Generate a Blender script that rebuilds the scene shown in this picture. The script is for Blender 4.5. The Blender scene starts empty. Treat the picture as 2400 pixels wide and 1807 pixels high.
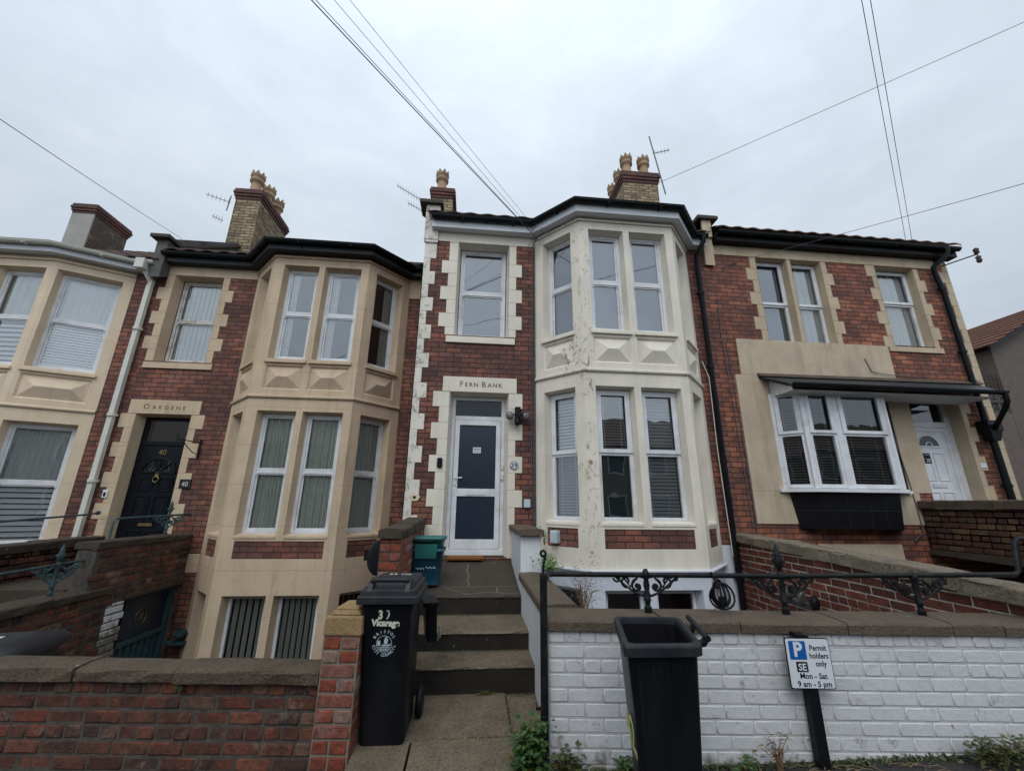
import bpy, bmesh, math, random
from math import sin, cos, pi, radians, atan2, hypot, sqrt
from mathutils import Vector
R = random.Random(7)
C = bpy.context.scene.collection
YAW = radians(5.3)

# ------------------------------------------------------------------ frames
class Fr:
    """vertical frame: u runs along the face, v runs into the wall, z is up"""
    def __init__(s, ox, oy, ang=0.0, oz=0.0):
        s.o = (ox, oy, oz); s.a = ang; s.c = cos(ang); s.s = sin(ang)
    def __call__(s, u, v, z):
        return (s.o[0] + u*s.c - v*s.s, s.o[1] + u*s.s + v*s.c, s.o[2] + z)
ID = Fr(0, 0)
ST = Fr(0, 0, -YAW)            # street frame: boundary walls, railings, bins, sign
def st(u, v, z=0.0): return ST(u, v, z)
def frame_between(p, q):
    return Fr(p[0], p[1], atan2(q[1]-p[1], q[0]-p[0])), hypot(q[0]-p[0], q[1]-p[1])

# ------------------------------------------------------------------ mesh collector
class MB:
    def __init__(s): s.v = []; s.f = []; s.m = []; s.sm = []; s.r = []
    def face(s, pts, m=0, sm=False, r=0.5):
        n = len(s.v); s.v += [tuple(p) for p in pts]
        s.f.append(tuple(range(n, n+len(pts)))); s.m.append(m); s.sm.append(sm); s.r.append(r)
    def mesh(s, vs, fs, m=0, sm=False, r=0.5):
        n = len(s.v); s.v += [tuple(p) for p in vs]
        for f in fs:
            s.f.append(tuple(n+i for i in f)); s.m.append(m); s.sm.append(sm); s.r.append(r)
    def box(s, u0, u1, v0, v1, z0, z1, T=ID, m=0, r=0.5):
        P = [T(u, v, z) for z in (z0, z1) for v in (v0, v1) for u in (u0, u1)]
        s.mesh(P, [(0, 2, 3, 1), (4, 5, 7, 6), (0, 1, 5, 4), (2, 6, 7, 3), (0, 4, 6, 2), (1, 3, 7, 5)], m, False, r)
    def hexa(s, P, m=0, r=0.5):   # 8 points: bottom 0..3 loop, top 4..7 loop
        s.mesh(P, [(3, 2, 1, 0), (4, 5, 6, 7), (0, 1, 5, 4), (1, 2, 6, 5), (2, 3, 7, 6), (3, 0, 4, 7)], m, False, r)
    def loft(s, rings, m=0, sm=True, cap0=True, cap1=True, closed=True):
        n = len(rings[0]); vs = [p for r in rings for p in r]; fs = []
        for i in range(len(rings)-1):
            for j in range(n if closed else n-1):
                k = (j+1) % n
                fs.append((i*n+j, i*n+k, (i+1)*n+k, (i+1)*n+j))
        s.mesh(vs, fs, m, sm)
        if cap0: s.face(rings[0][::-1], m)
        if cap1: s.face(rings[-1], m)
    def tube(s, pts, rad, n=8, m=0, cap=True):
        pts = [Vector(p) for p in pts]; rings = []; up = Vector((0, 0, 1)); prev = None
        rs = rad if isinstance(rad, (list, tuple)) else [rad]*len(pts)
        for i, p in enumerate(pts):
            d = (pts[min(i+1, len(pts)-1)] - pts[max(i-1, 0)])
            if d.length < 1e-9: d = Vector((0, 0, 1))
            d.normalize()
            if prev is None:
                a = d.cross(up)
                if a.length < .05: a = d.cross(Vector((1, 0, 0)))
            else: a = prev - d*prev.dot(d)
            a.normalize(); prev = a; b = d.cross(a)
            rings.append([tuple(p + (a*cos(t) + b*sin(t))*rs[i]) for t in [2*pi*k/n for k in range(n)]])
        s.loft(rings, m, n > 4, cap, cap)
    def lathe(s, prof, cx, cy, n=16, m=0, T=ID, sm=True):
        rings = [[T(cx + r*cos(2*pi*k/n), cy + r*sin(2*pi*k/n), z) for k in range(n)] for r, z in prof]
        s.loft(rings, m, sm)
    def build(s, name, mats, parent=None, loc=None, zoff=0.0, bevel=0, label=None, cat=None, group=None, kind=None, seg=2):
        if not isinstance(mats, (list, tuple)): mats = [mats]
        base = Vector(loc) if loc is not None else (parent_world(parent) if parent else Vector((0, 0, 0)))
        me = bpy.data.meshes.new(name)
        me.from_pydata([tuple(Vector(p)-base) for p in s.v], [], s.f)
        for mt in mats: me.materials.append(mt)
        me.polygons.foreach_set('material_index', s.m); me.polygons.foreach_set('use_smooth', s.sm)
        uv = me.uv_layers.new(name='UVMap'); at = me.attributes.new('rnd', 'FLOAT', 'FACE')
        at.data.foreach_set('value', s.r)
        me.update()
        W = s.v; dat = uv.data
        for p in me.polygons:
            nx, ny, nz = p.normal
            if abs(nz) > .8:
                for li, vi in zip(p.loop_indices, p.vertices): dat[li].uv = (W[vi][0], W[vi][1])
            else:
                l = hypot(nx, ny); tx, ty = (-ny/l, nx/l)
                if tx < -.01 or (abs(tx) <= .01 and ty < 0): tx, ty = -tx, -ty
                for li, vi in zip(p.loop_indices, p.vertices):
                    q = W[vi]; dat[li].uv = (q[0]*tx + q[1]*ty, q[2]-zoff)
        o = bpy.data.objects.new(name, me); C.objects.link(o)
        if parent:
            o.parent = parent
            if loc is not None: o.location = Vector(loc) - parent_world(parent)
        elif loc is not None: o.location = loc
        if bevel:
            b = o.modifiers.new('bevel', 'BEVEL'); b.width = bevel; b.segments = seg; b.limit_method = 'ANGLE'; b.angle_limit = radians(35)
        tag(o, label, cat, group, kind)
        return o
def parent_world(o):
    p = Vector((0, 0, 0))
    while o: p += o.location; o = o.parent
    return p
def tag(o, label=None, cat=None, group=None, kind=None):
    if label: o['label'] = label
    if cat: o['category'] = cat
    if group: o['group'] = group
    if kind: o['kind'] = kind
def thing(name, loc, label, cat, group=None):
    o = bpy.data.objects.new(name, None); C.objects.link(o); o.location = loc; o.empty_display_size = .2
    tag(o, label, cat, group); return o

# ------------------------------------------------------------------ materials
class NT:
    def __init__(s, mat):
        s.t = mat.node_tree; s.n = s.t.nodes; s.n.clear()
        s.out = s.n.new('ShaderNodeOutputMaterial')
    def __call__(s, typ, ins=None, **props):
        nd = s.n.new('ShaderNode'+typ)
        for k, v in props.items(): setattr(nd, k, v)
        for k, v in (ins or {}).items():
            sock = nd.inputs[k]
            if isinstance(v, bpy.types.NodeSocket): s.t.links.new(v, sock)
            else:
                if sock.type == 'RGBA' and len(v) == 3: v = (*v, 1)
                sock.default_value = v
        return nd
    def ramp(s, fac, stops, interp='LINEAR'):
        nd = s.n.new('ShaderNodeValToRGB'); s.t.links.new(fac, nd.inputs[0]); cr = nd.color_ramp; cr.interpolation = interp
        while len(cr.elements) < len(stops): cr.elements.new(.5)
        for e, (p, c) in zip(cr.elements, stops):
            e.position = p; e.color = (*c, 1) if isinstance(c, tuple) else (c, c, c, 1)
        return nd.outputs[0]
    def mix(s, f, a, b, mode='MIX'):
        nd = s.n.new('ShaderNodeMix'); nd.data_type = 'RGBA'; nd.blend_type = mode
        for i, v in ((0, f), (6, a), (7, b)):
            if isinstance(v, bpy.types.NodeSocket): s.t.links.new(v, nd.inputs[i])
            else: nd.inputs[i].default_value = v if i == 0 else ((*v, 1) if len(v) == 3 else v)
        return nd.outputs[2]
    def noise(s, vec, scale, detail=4, rough=.55, dist=0):
        return s('TexNoise', {'Vector': vec, 'Scale': scale, 'Detail': detail, 'Roughness': rough, 'Distortion': dist}).outputs[0]
    def math(s, op, a, b=0.0):
        nd = s.n.new('ShaderNodeMath'); nd.operation = op
        for i, v in ((0, a), (1, b)):
            if isinstance(v, bpy.types.NodeSocket): s.t.links.new(v, nd.inputs[i])
            else: nd.inputs[i].default_value = v
        return nd.outputs[0]
    def pos(s): return s('NewGeometry').outputs['Position']
    def uv(s): return s('TexCoord').outputs['UV']
    def bump(s, h, st=.5, d=.01, nrm=None):
        i = {'Height': h, 'Strength': st, 'Distance': d}
        if nrm is not None: i['Normal'] = nrm
        return s('Bump', i).outputs[0]
    def finish(s, col, rough=.8, nrm=None, spec=.4, metal=0.0, **k):
        i = {'Base Color': col, 'Roughness': rough, 'Specular IOR Level': spec, 'Metallic': metal}
        if nrm is not None: i['Normal'] = nrm
        i.update(k)
        b = s('BsdfPrincipled', i); s.t.links.new(b.outputs[0], s.out.inputs[0]); return b
def newmat(name):
    m = bpy.data.materials.new(name); m.use_nodes = True; return m, NT(m)

def m_plain(name, col, rough=.5, var=.15, scale=6., bump=.15, bd=.004, spec=.4, metal=0., dirt=None, stretch=(1, 1, 1)):
    m, n = newmat(name); P = n('VectorMath', {0: n.pos(), 1: stretch}, operation='MULTIPLY').outputs[0]
    a = n.noise(P, scale, 5); b = n.noise(P, scale*9, 3)
    dark = tuple(c*(1-var*1.6) for c in col); lite = tuple(min(1, c*(1+var)) for c in col)
    c = n.ramp(a, [(.3, dark), (.7, lite)])
    c = n.mix(.35, c, n.ramp(b, [(.3, tuple(x*(1-var) for x in col)), (.7, lite)]))
    if dirt:
        d = n.ramp(n.noise(P, scale*.6, 8, .7), [(.48, 0.0), (.66, 1.0)])
        c = n.mix(n.math('MULTIPLY', d, .75), c, dirt)
    n.finish(c, n.math('ADD', n.math('MULTIPLY', a, .2), rough-.1), n.bump(b, bump, bd), spec, metal); return m

BR_RED = [(0, (.12, .056, .045)), (.25, (.215, .078, .050)), (.5, (.28, .098, .060)), (.75, (.36, .135, .078)), (1, (.21, .098, .074))]
def m_brick(name, ramp=BR_RED, mortar=(.055, .042, .036), w=.245, h=.25/3, ms=.0080, stain=.6):
    m, n = newmat(name); uv = n.uv()
    wob = n('VectorMath', {0: uv, 1: n('VectorMath', {0: n('TexNoise', {'Vector': uv, 'Scale': 5., 'Detail': 2.}).outputs[1], 1: (.012, .012, 0)}, operation='MULTIPLY').outputs[0]}, operation='ADD').outputs[0]
    bt = n('TexBrick', {'Vector': wob, 'Color1': (0, 0, 0), 'Color2': (1, 1, 1), 'Mortar': (.5, .5, .5), 'Scale': 1., 'Mortar Size': ms, 'Mortar Smooth': .25, 'Bias': 0., 'Brick Width': w, 'Row Height': h}, offset=.5)
    val = bt.outputs[0]; fac = bt.outputs[1]
    c = n.ramp(val, ramp)
    P = n.pos()
    c = n.mix(n.ramp(n.noise(P, 6.5, 5, .6), [(.38, .55), (.55, 0.0)]), c, (.085, .050, .044))
    c = n.mix(n.ramp(n.noise(n('VectorMath', {0: P, 1: (4, 4, 12)}, operation='MULTIPLY').outputs[0], 1.6, 6, .7), [(.60, 0.0), (.72, .30)]), c, (.33, .27, .25))
    c = n.mix(.22, c, n.ramp(n.noise(P, 30., 4), [(.3, (.07, .03, .026)), (.72, (.26, .085, .055))]))
    big = n.noise(P, 1.3, 6, .65)
    c = n.mix(n.math('MULTIPLY', n.ramp(big, [(.42, 1.0), (.58, 0.0)]), stain), c, (.045, .026, .028))
    eff = n.noise(n('VectorMath', {0: P, 1: (1.6, 1.6, .8)}, operation='MULTIPLY').outputs[0], 2.2, 8, .75)
    c = n.mix(n.math('MULTIPLY', n.ramp(eff, [(.60, 0.0), (.72, 1.0)]), .30), c, (.30, .24, .22))
    c = n.mix(fac, c, mortar)
    hgt = n.math('ADD', n.math('MULTIPLY', n.math('SUBTRACT', 1.0, fac), .8), n.math('MULTIPLY', n.noise(P, 60., 4), .35))
    n.finish(c, .78, n.bump(hgt, .7, .008), .35); return m

def m_stone(name, col, var=.12, joints=0.0, stain=(.19, .15, .10), sa=.45, z0=None):
    m, n = newmat(name); P = n.pos()
    a = n.noise(P, 2.2, 7, .65); b = n.noise(P, 45., 3)
    c = n.ramp(a, [(.3, tuple(x*(1-var) for x in col)), (.7, tuple(x*(1+var) for x in col))])
    c = n.mix(.3, c, n.ramp(b, [(.3, tuple(x*.85 for x in col)), (.7, tuple(x*1.08 for x in col))]))
    streak = n.noise(n('VectorMath', {0: P, 1: (5, 5, .7)}, operation='MULTIPLY').outputs[0], 1.2, 7, .7)
    c = n.mix(n.math('MULTIPLY', n.ramp(streak, [(.5, 0.0), (.72, 1.0)]), sa), c, stain)
    h = b
    if joints:
        bt = n('TexBrick', {'Vector': n.uv(), 'Color1': (1, 1, 1), 'Color2': (.9, .9, .9), 'Mortar': (0, 0, 0), 'Scale': 1., 'Mortar Size': .0025, 'Mortar Smooth': .3, 'Brick Width': 1.15, 'Row Height': .62}, offset=.5)
        f = n.math('MULTIPLY', bt.outputs[1], joints)
        c = n.mix(f, c, tuple(x*.35 for x in col)); h = n.math('SUBTRACT', b, f)
    n.finish(c, .85, n.bump(h, .3, .004), .3); return m

def m_peel(name, col, bare, amount, cx=None):
    """old masonry paint with flaked-off patches; heavier round the arris cx where the photo has it"""
    m, n = newmat(name); P = n.pos()
    a = n.noise(P, 1.7, 6, .65)
    c = n.ramp(a, [(.3, tuple(x*.86 for x in col)), (.7, tuple(min(1, x*1.05) for x in col))])
    streak = n.noise(n('VectorMath', {0: P, 1: (5, 5, .6)}, operation='MULTIPLY').outputs[0], 1.4, 7, .7)
    c = n.mix(n.math('MULTIPLY', n.ramp(streak, [(.5, 0.0), (.75, 1.0)]), .35), c, tuple(x*.55 for x in col))
    f = n.noise(n('VectorMath', {0: P, 1: (1.3, 1.3, .8)}, operation='MULTIPLY').outputs[0], 10., 10, .8, .8)
    if cx:
        sx = n('SeparateXYZ', {0: P}).outputs[0]
        near = n.math('SUBTRACT', 1.0, n.math('MULTIPLY', n.math('ABSOLUTE', n.math('SUBTRACT', sx, cx)), 2.6))
        near = n.math('MAXIMUM', near, -.12)
        szz = n('SeparateXYZ', {0: P}).outputs[2]
        band = n.math('SUBTRACT', 1.0, n.math('MULTIPLY', n.math('ABSOLUTE', n.math('SUBTRACT', szz, 3.8)), 2.2))
        band = n.math('MULTIPLY', n.math('MAXIMUM', band, 0.0), n.math('MAXIMUM', n.math('SUBTRACT', 1.0, n.math('MULTIPLY', n.math('ABSOLUTE', n.math('SUBTRACT', sx, 1.35)), 2.2)), 0.0))
        near = n.math('ADD', near, n.math('MULTIPLY', band, 1.3))
        f = n.math('ADD', f, n.math('MULTIPLY', near, .078))
        big = n.noise(P, 2.6, 8, .65)
        f = n.math('ADD', f, n.math('MULTIPLY', n.math('SUBTRACT', big, .5), .12))
    k = n.ramp(f, [(amount, 0.0), (amount+.012, 1.0)])
    c = n.mix(k, c, n.mix(n.ramp(n.noise(P, 20, 3), [(.35, 0.0), (.65, 1.0)]), bare, tuple(x*.62 for x in bare)))
    h = n.math('SUBTRACT', n.math('MULTIPLY', n.noise(P, 40., 3), .3), k)
    n.finish(c, .62, n.bump(h, .6, .006), .4); return m

def m_gbrick(name, ramp, mortarmix=None, grime=.5, gcol=(.03, .022, .02), scale=1., pale=.3, rough=.8):
    """individually modelled bricks: each takes its tint from its own face value"""
    m, n = newmat(name); P = n.pos()
    v = n('Attribute', attribute_name='rnd').outputs['Fac']
    c = n.ramp(v, ramp)
    s1 = n.noise(P, 22.*scale, 6, .7)
    c = n.mix(n.ramp(s1, [(.38, .55), (.6, 0.0)]), c, gcol)
    c = n.mix(n.math('MULTIPLY', n.ramp(n.noise(P, 3.2, 8, .75), [(.46, 0.0), (.62, 1.0)]), grime), c, gcol)
    c = n.mix(n.math('MULTIPLY', n.ramp(n.noise(P, 5.1, 9, .8), [(.55, 0.0), (.68, 1.0)]), pale), c, (.34, .29, .26))
    h = n.math('ADD', n.noise(P, 22., 7, .75), n.math('MULTIPLY', n.noise(P, 140., 2), .4))
    n.finish(c, rough, n.bump(h, 1., .016), .35); return m

def m_paintwall():
    m, n = newmat('white_painted_brick'); P = n.pos()
    a = n.noise(P, 5., 7, .65); v = n('Attribute', attribute_name='rnd').outputs['Fac']
    c = n.ramp(a, [(.25, (.50, .51, .525)), (.7, (.63, .64, .655))])
    c = n.mix(.25, c, n.ramp(v, [(0, (.53, .54, .55)), (1, (.63, .63, .64))]))
    z = n('SeparateXYZ', {0: P}).outputs[2]
    low = n.math('ADD', n.math('MULTIPLY', z, -3.2), .42)
    d = n.math('ADD', n.noise(P, 9., 8, .7), n.math('MAXIMUM', n.math('MULTIPLY', low, .35), -.02))
    c = n.mix(n.ramp(d, [(.56, 0.0), (.72, .9)]), c, (.13, .115, .08))
    sp = n.ramp(n.noise(P, 14., 8, .75), [(.655, 0.0), (.67, 1.0)])
    c = n.mix(n.math('MULTIPLY', sp, .8), c, (.19, .12, .09))
    h = n.math('ADD', n.noise(P, 30., 5, .6), n.math('MULTIPLY', n.noise(P, 110., 2), .25))
    n.finish(c, .5, n.bump(h, .45, .009), .45); return m

def m_glass(name='window_glass', tint=(.97, .99, 1.), refl=.16):
    m, n = newmat(name)
    g = n('BsdfGlossy', {'Color': (.95, .97, 1.), 'Roughness': .015, 'Normal': n.bump(n.noise(n.pos(), 2.2, 2), .035, .05)})
    t = n('BsdfTransparent', {'Color': tint})
    lw = n('LayerWeight', {'Blend': .35}).outputs['Fresnel']
    f = n.math('ADD', n.math('MULTIPLY', lw, .75), refl)
    mx = n('MixShader', {0: f, 1: t.outputs[0], 2: g.outputs[0]})
    n.t.links.new(mx.outputs[0], n.out.inputs[0]); return m

def m_slab(name, col, dark, scale=4., moss=(.038, .034, .018), mo=.4, bump=.8, rough=.75):
    m, n = newmat(name); P = n.pos()
    a = n.noise(P, scale, 8, .7); b = n.noise(P, scale*16, 4, .7)
    c = n.ramp(a, [(.3, dark), (.68, col)])
    c = n.mix(.5, c, n.ramp(b, [(.3, tuple(x*.5 for x in dark)), (.5, col), (.75, tuple(min(1, x*1.6) for x in col))]))
    c = n.mix(n.math('MULTIPLY', n.ramp(n.noise(P, scale*.8, 9, .75), [(.52, 0.0), (.66, 1.0)]), mo), c, moss)
    lich = n.ramp(n.noise(P, scale*3.2, 6, .6), [(.70, 0.0), (.72, 1.0)])
    c = n.mix(n.math('MULTIPLY', lich, .55), c, (.42, .40, .32))
    n.finish(c, rough, n.bump(n.math('ADD', b, n.math('MULTIPLY', a, 1.5)), bump, .012), .35); return m

M = {}
M['brick39'] = m_brick('facade_red_brick', mortar=(.028, .020, .020))
M['brick40'] = m_brick('facade_brick_worn', mortar=(.035, .025, .022), stain=.55)
M['brick38'] = m_brick('facade_brick_orange', ramp=[(0, (.19, .070, .044)), (.3, (.32, .105, .056)), (.6, (.42, .14, .070)), (1, (.50, .195, .10))], mortar=(.035, .024, .020), stain=.55)
YEL = [(0, (.16, .115, .065)), (.35, (.31, .23, .125)), (.7, (.40, .30, .165)), (1, (.24, .19, .125))]
def m_ybrick(name, dk=.6, YEL=YEL):
    m, n = newmat(name)
    bt = n('TexBrick', {'Vector': n.uv(), 'Color1': (0, 0, 0), 'Color2': (1, 1, 1), 'Mortar': (.5, .5, .5), 'Scale': 1., 'Mortar Size': .010, 'Mortar Smooth': .2, 'Brick Width': .25, 'Row Height': .0833}, offset=.5)
    c = n.ramp(bt.outputs[0], YEL); P = n.pos()
    c = n.mix(n.ramp(n.noise(P, 3.5, 7, .7), [(.46 if dk < .8 else .36, 0.0), (.64 if dk < .8 else .5, dk)]), c, (.07, .055, .042))
    c = n.mix(bt.outputs[1], c, (.045, .04, .035))
    n.finish(c, .85, n.bump(n.math('SUBTRACT', n.noise(P, 50), bt.outputs[1]), .7, .01)); return m
M['ybrick'] = m_ybrick('yellow_stock_brick')
M['ybrickd'] = m_ybrick('sooty_stock_brick', .85, [(0, (.16, .09, .05)), (.5, (.28, .19, .10)), (1, (.22, .12, .07))])
M['cream'] = m_peel('cream_masonry_paint', (.73, .675, .57), (.36, .28, .17), .648, 1.62)
M['creamq'] = m_peel('cream_quoin_paint', (.72, .68, .59), (.42, .39, .33), .625, -.93)
M['tan40'] = m_stone('bath_stone', (.56, .435, .30), .16, .7, (.34, .25, .16), .55)
M['tan41'] = m_stone('bath_stone_pale', (.68, .55, .40), .12, .5, (.50, .37, .22), .45)
M['tan38'] = m_stone('cream_render', (.49, .40, .29), .2, 0, (.30, .235, .16), .6)
M['quoin38'] = m_stone('buff_stone', (.49, .395, .275), .18, 0, (.30, .23, .15), .55)
M['engrave_shade'] = m_plain('cut_letter_shade', (.13, .105, .07), .9, .1)  # dark colour stands in for the shadow inside the carved letters
M['upvc'] = m_plain('white_upvc', (.70, .715, .74), .35, .07, 5., .03, dirt=(.50, .50, .48))
M['oldwhite'] = m_plain('flaking_white_paint', (.55, .54, .51), .6, .1, 9., .3, dirt=(.22, .19, .15))
M['fascia'] = m_plain('white_fascia', (.60, .62, .65), .45, .08, 2., .03)
M['glass'] = m_glass()
M['glassd'] = m_glass('window_glass_low', refl=.05)
M['black'] = m_plain('black_gutter_plastic', (.006, .008, .010), .45, .25, 4., .05, spec=.18)
M['blackpaint'] = m_plain('black_ironwork_paint', (.006, .007, .009), .45, .25, 30., .6, .004, spec=.22, dirt=(.03, .026, .022))
M['teal'] = m_plain('teal_ironwork_paint', (.042, .082, .092), .5, .3, 25., .7, .004, spec=.25, dirt=(.03, .032, .03))
M['dkgrey'] = m_plain('dark_grey_fascia', (.022, .027, .031), .5, .2, spec=.25)
M['tile'] = m_plain('clay_roof_tile', (.075, .045, .038), .8, .35, 3., .4, dirt=(.035, .03, .028))
M['tileo'] = m_plain('orange_roof_tile', (.14, .055, .034), .8, .3, 3., .4, dirt=(.06, .04, .03))
M['lead'] = m_plain('weathered_render', (.10, .095, .09), .8, .25, 3., .4, dirt=(.035, .03, .03))
M['pot'] = m_plain('buff_chimney_clay', (.33, .22, .13), .75, .15, 6., .2, dirt=(.16, .11, .07))
M['redtop'] = m_brick('red_corbel_brick', ramp=[(0, (.09, .034, .026)), (.5, (.14, .048, .036)), (1, (.20, .070, .05))], mortar=(.04, .032, .028), ms=.008, stain=.6)
M['metal'] = m_plain('aerial_metal', (.12, .12, .12), .4, .1, metal=.6)
M['wire'] = m_plain('cable_sheath', (.08, .085, .10), .6, .1)
M['curtain'] = m_plain('net_curtain', (.62, .64, .61), .9, .1, 3.)
M['curtaing'] = m_plain('sage_vertical_blind', (.50, .53, .46), .9, .08, 3.)
M['blindw'] = m_plain('white_slat_blind', (.82, .84, .84), .5, .06, 3.)
M['blinddk'] = m_plain('grey_slat_blind', (.30, .32, .32), .5, .06, 3.)
M['roller'] = m_plain('slate_roller_blind', (.12, .15, .19), .9, .06, 2.)
M['blindv'] = m_plain('taupe_vertical_slat', (.36, .36, .30), .9, .1, 3.)
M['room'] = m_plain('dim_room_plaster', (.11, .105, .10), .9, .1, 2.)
M['navy'] = m_plain('dark_blue_door_paint', (.005, .007, .011), .4, .2, spec=.2)
M['brass'] = m_plain('tarnished_brass', (.30, .22, .10), .4, .2, metal=.8)
M['frost'] = m_plain('obscured_glass', (.018, .026, .04), .22, .3, 60., .12, spec=.5)
M['frost2'] = m_plain('obscured_door_glass', (.014, .024, .042), .3, .35, 60., .12, spec=.6)
M['bin'] = m_plain('black_bin_plastic', (.005, .0065, .010), .42, .3, 5., .25, .003, spec=.22, dirt=(.014, .014, .015), stretch=(1, 1, .25))
M['bingrey'] = m_plain('scuffed_bin_plastic', (.014, .016, .021), .5, .35, 8., .5, .003, spec=.3, dirt=(.04, .04, .038))
M['tealbox'] = m_plain('green_box_plastic', (.018, .135, .125), .45, .25, 7., .2, dirt=(.03, .12, .11))
M['bluebox'] = m_plain('blue_box_plastic', (.012, .075, .125), .45, .25, 7., .2, dirt=(.02, .06, .09))
M['white'] = m_plain('white_paint_marks', (.72, .73, .72), .6, .1)
M['cream_mark'] = m_plain('cream_paint_marks', (.62, .62, .50), .6, .15)
M['yellow'] = m_plain('yellow_marker', (.50, .50, .18), .6, .15)
M['decal'] = m_plain('pale_blue_print', (.46, .55, .58), .5, .12)
M['signw'] = m_plain('sign_white', (.66, .69, .73), .35, .04)
M['signk'] = m_plain('sign_black', (.007, .007, .010), .45, .1, spec=.2)
M['signb'] = m_plain('sign_blue', (.008, .10, .36), .35, .05)
M['whitewall'] = m_paintwall()
M['whiterender'] = m_peel('white_masonry_paint', (.66, .68, .70), (.20, .19, .15), .66)
M['greywhite'] = m_plain('white_basement_paint', (.58, .61, .66), .6, .08, 2., .2)
M['mortw'] = m_plain('painted_mortar', (.50, .505, .51), .6, .12, 18., .6)
M['mortar'] = m_plain('grey_mortar', (.095, .085, .07), .9, .3, 20., .8, .01, dirt=(.04, .035, .03))
M['mortpale'] = m_plain('pale_lime_mortar', (.62, .58, .49), .9, .2, 12., .6, .01, dirt=(.22, .19, .15))
M['mortpier'] = m_plain('sandy_mortar', (.21, .185, .145), .9, .2, 20., .6, .01)
RG = [(0, (.09, .032, .022)), (.2, (.15, .045, .028)), (.4, (.22, .062, .032)), (.55, (.11, .055, .042)), (.7, (.27, .085, .042)), (.85, (.065, .042, .035)), (1, (.30, .16, .10))]
M['gb_left'] = m_gbrick('old_wall_brick', RG, grime=.9, pale=.5)
M['gb_pier'] = m_gbrick('pier_brick', [(0, (.24, .055, .03)), (.4, (.33, .075, .035)), (.7, (.27, .09, .06)), (1, (.38, .27, .22))], grime=.15, pale=.35)
M['gb_stair'] = m_gbrick('stair_wall_brick', RG, grime=.95, gcol=(.018, .014, .012), pale=.22)
M['gb_party'] = m_gbrick('party_wall_brick', [(0, (.12, .03, .02)), (.5, (.19, .045, .026)), (1, (.26, .07, .04))], grime=.5, pale=.1)
M['gb_s38'] = m_gbrick('brown_stair_brick', [(0, (.07, .03, .02)), (.4, (.13, .05, .03)), (.7, (.18, .11, .05)), (1, (.09, .05, .035))], grime=.6, pale=.08)  # dark brown brick tones for the end house stair walls
M['coping'] = m_slab('granular_coping', (.15, .112, .080), (.055, .038, .028), 5., mo=.25, bump=1.)
M['copold'] = m_slab('old_stone_coping', (.115, .084, .056), (.024, .017, .012), 3.5, mo=.35, bump=1.)
M['coppale'] = m_slab('lichened_coping', (.24, .20, .145), (.05, .038, .028), 3.2, mo=.5, bump=1.)
M['pipecream'] = m_plain('cream_downpipe', (.60, .60, .53), .5, .06)
M['concrete'] = m_plain('pale_render', (.33, .315, .29), .9, .12, 3., .3)
M['rollerg'] = m_plain('dark_green_blind', (.035, .055, .052), .8, .1)
M['copdark'] = m_slab('dark_stone_coping', (.075, .056, .040), (.020, .015, .012), 4., mo=.5)
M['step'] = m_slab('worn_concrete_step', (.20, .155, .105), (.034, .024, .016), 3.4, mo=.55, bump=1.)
M['riser'] = m_slab('dark_step_riser', (.022, .018, .014), (.008, .006, .005), 5., mo=.4, rough=.65)  # risers get a much darker tone than the treads
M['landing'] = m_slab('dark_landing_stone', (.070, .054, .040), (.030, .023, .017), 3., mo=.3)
M['tanstone'] = m_slab('tan_pier_cap', (.38, .25, .12), (.19, .12, .055), 6., mo=.25)
M['asphalt'] = m_slab('asphalt', (.036, .034, .031), (.013, .012, .011), 3., moss=(.035, .04, .018), mo=.55)
M['earth'] = m_slab('yard_ground', (.07, .065, .055), (.03, .027, .022), 2., mo=.4)
M['render'] = m_slab('pebbledash', (.15, .118, .10), (.075, .058, .05), 7., mo=.15)
M['mat'] = m_plain('coir_doormat', (.26, .095, .025), .95, .35, 40., .8, .01)
def m_leaf(name, a, b, c=(.16, .10, .03)):
    m, n = newmat(name); v = n('Attribute', attribute_name='rnd').outputs['Fac']
    col = n.ramp(v, [(0, a), (.55, b), (.88, b), (.93, c)])
    col = n.mix(.4, col, n.ramp(n.noise(n.pos(), 35, 3), [(.3, tuple(x*.5 for x in a)), (.7, b)]))
    n.finish(col, .55, None, .4); return m
M['leaf'] = m_leaf('dark_leaf', (.018, .045, .014), (.06, .13, .03))
M['leafb'] = m_leaf('bright_leaf', (.05, .12, .02), (.13, .25, .05))
M['straw'] = m_leaf('dead_stem', (.10, .055, .03), (.22, .14, .07))
M['moss'] = m_leaf('mossy_weed', (.03, .05, .015), (.08, .10, .03))

# ------------------------------------------------------------------ text
def text_into(mb, s, T, u, z, size, v=-.003, m=0, ang=0.0, squash=1.0, align='CENTER', depth=.002, rad=None, spacing=1.0, bold=0.0):
    cu = bpy.data.curves.new('t', 'FONT'); cu.body = s; cu.size = size; cu.align_x = align; cu.extrude = depth; cu.resolution_u = 3
    cu.space_character = spacing; cu.offset = bold
    o = bpy.data.objects.new('t', cu); me = bpy.data.meshes.new_from_object(o)
    ca, sa = cos(ang), sin(ang)
    vs = [T(u + (p.co.x*squash)*ca - p.co.y*sa, v - p.co.z, z + (p.co.x*squash)*sa + p.co.y*ca) for p in me.vertices]
    mb.mesh(vs, [tuple(f.vertices) for f in me.polygons], m)
    bpy.data.objects.remove(o); bpy.data.curves.remove(cu); bpy.data.meshes.remove(me)

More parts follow.
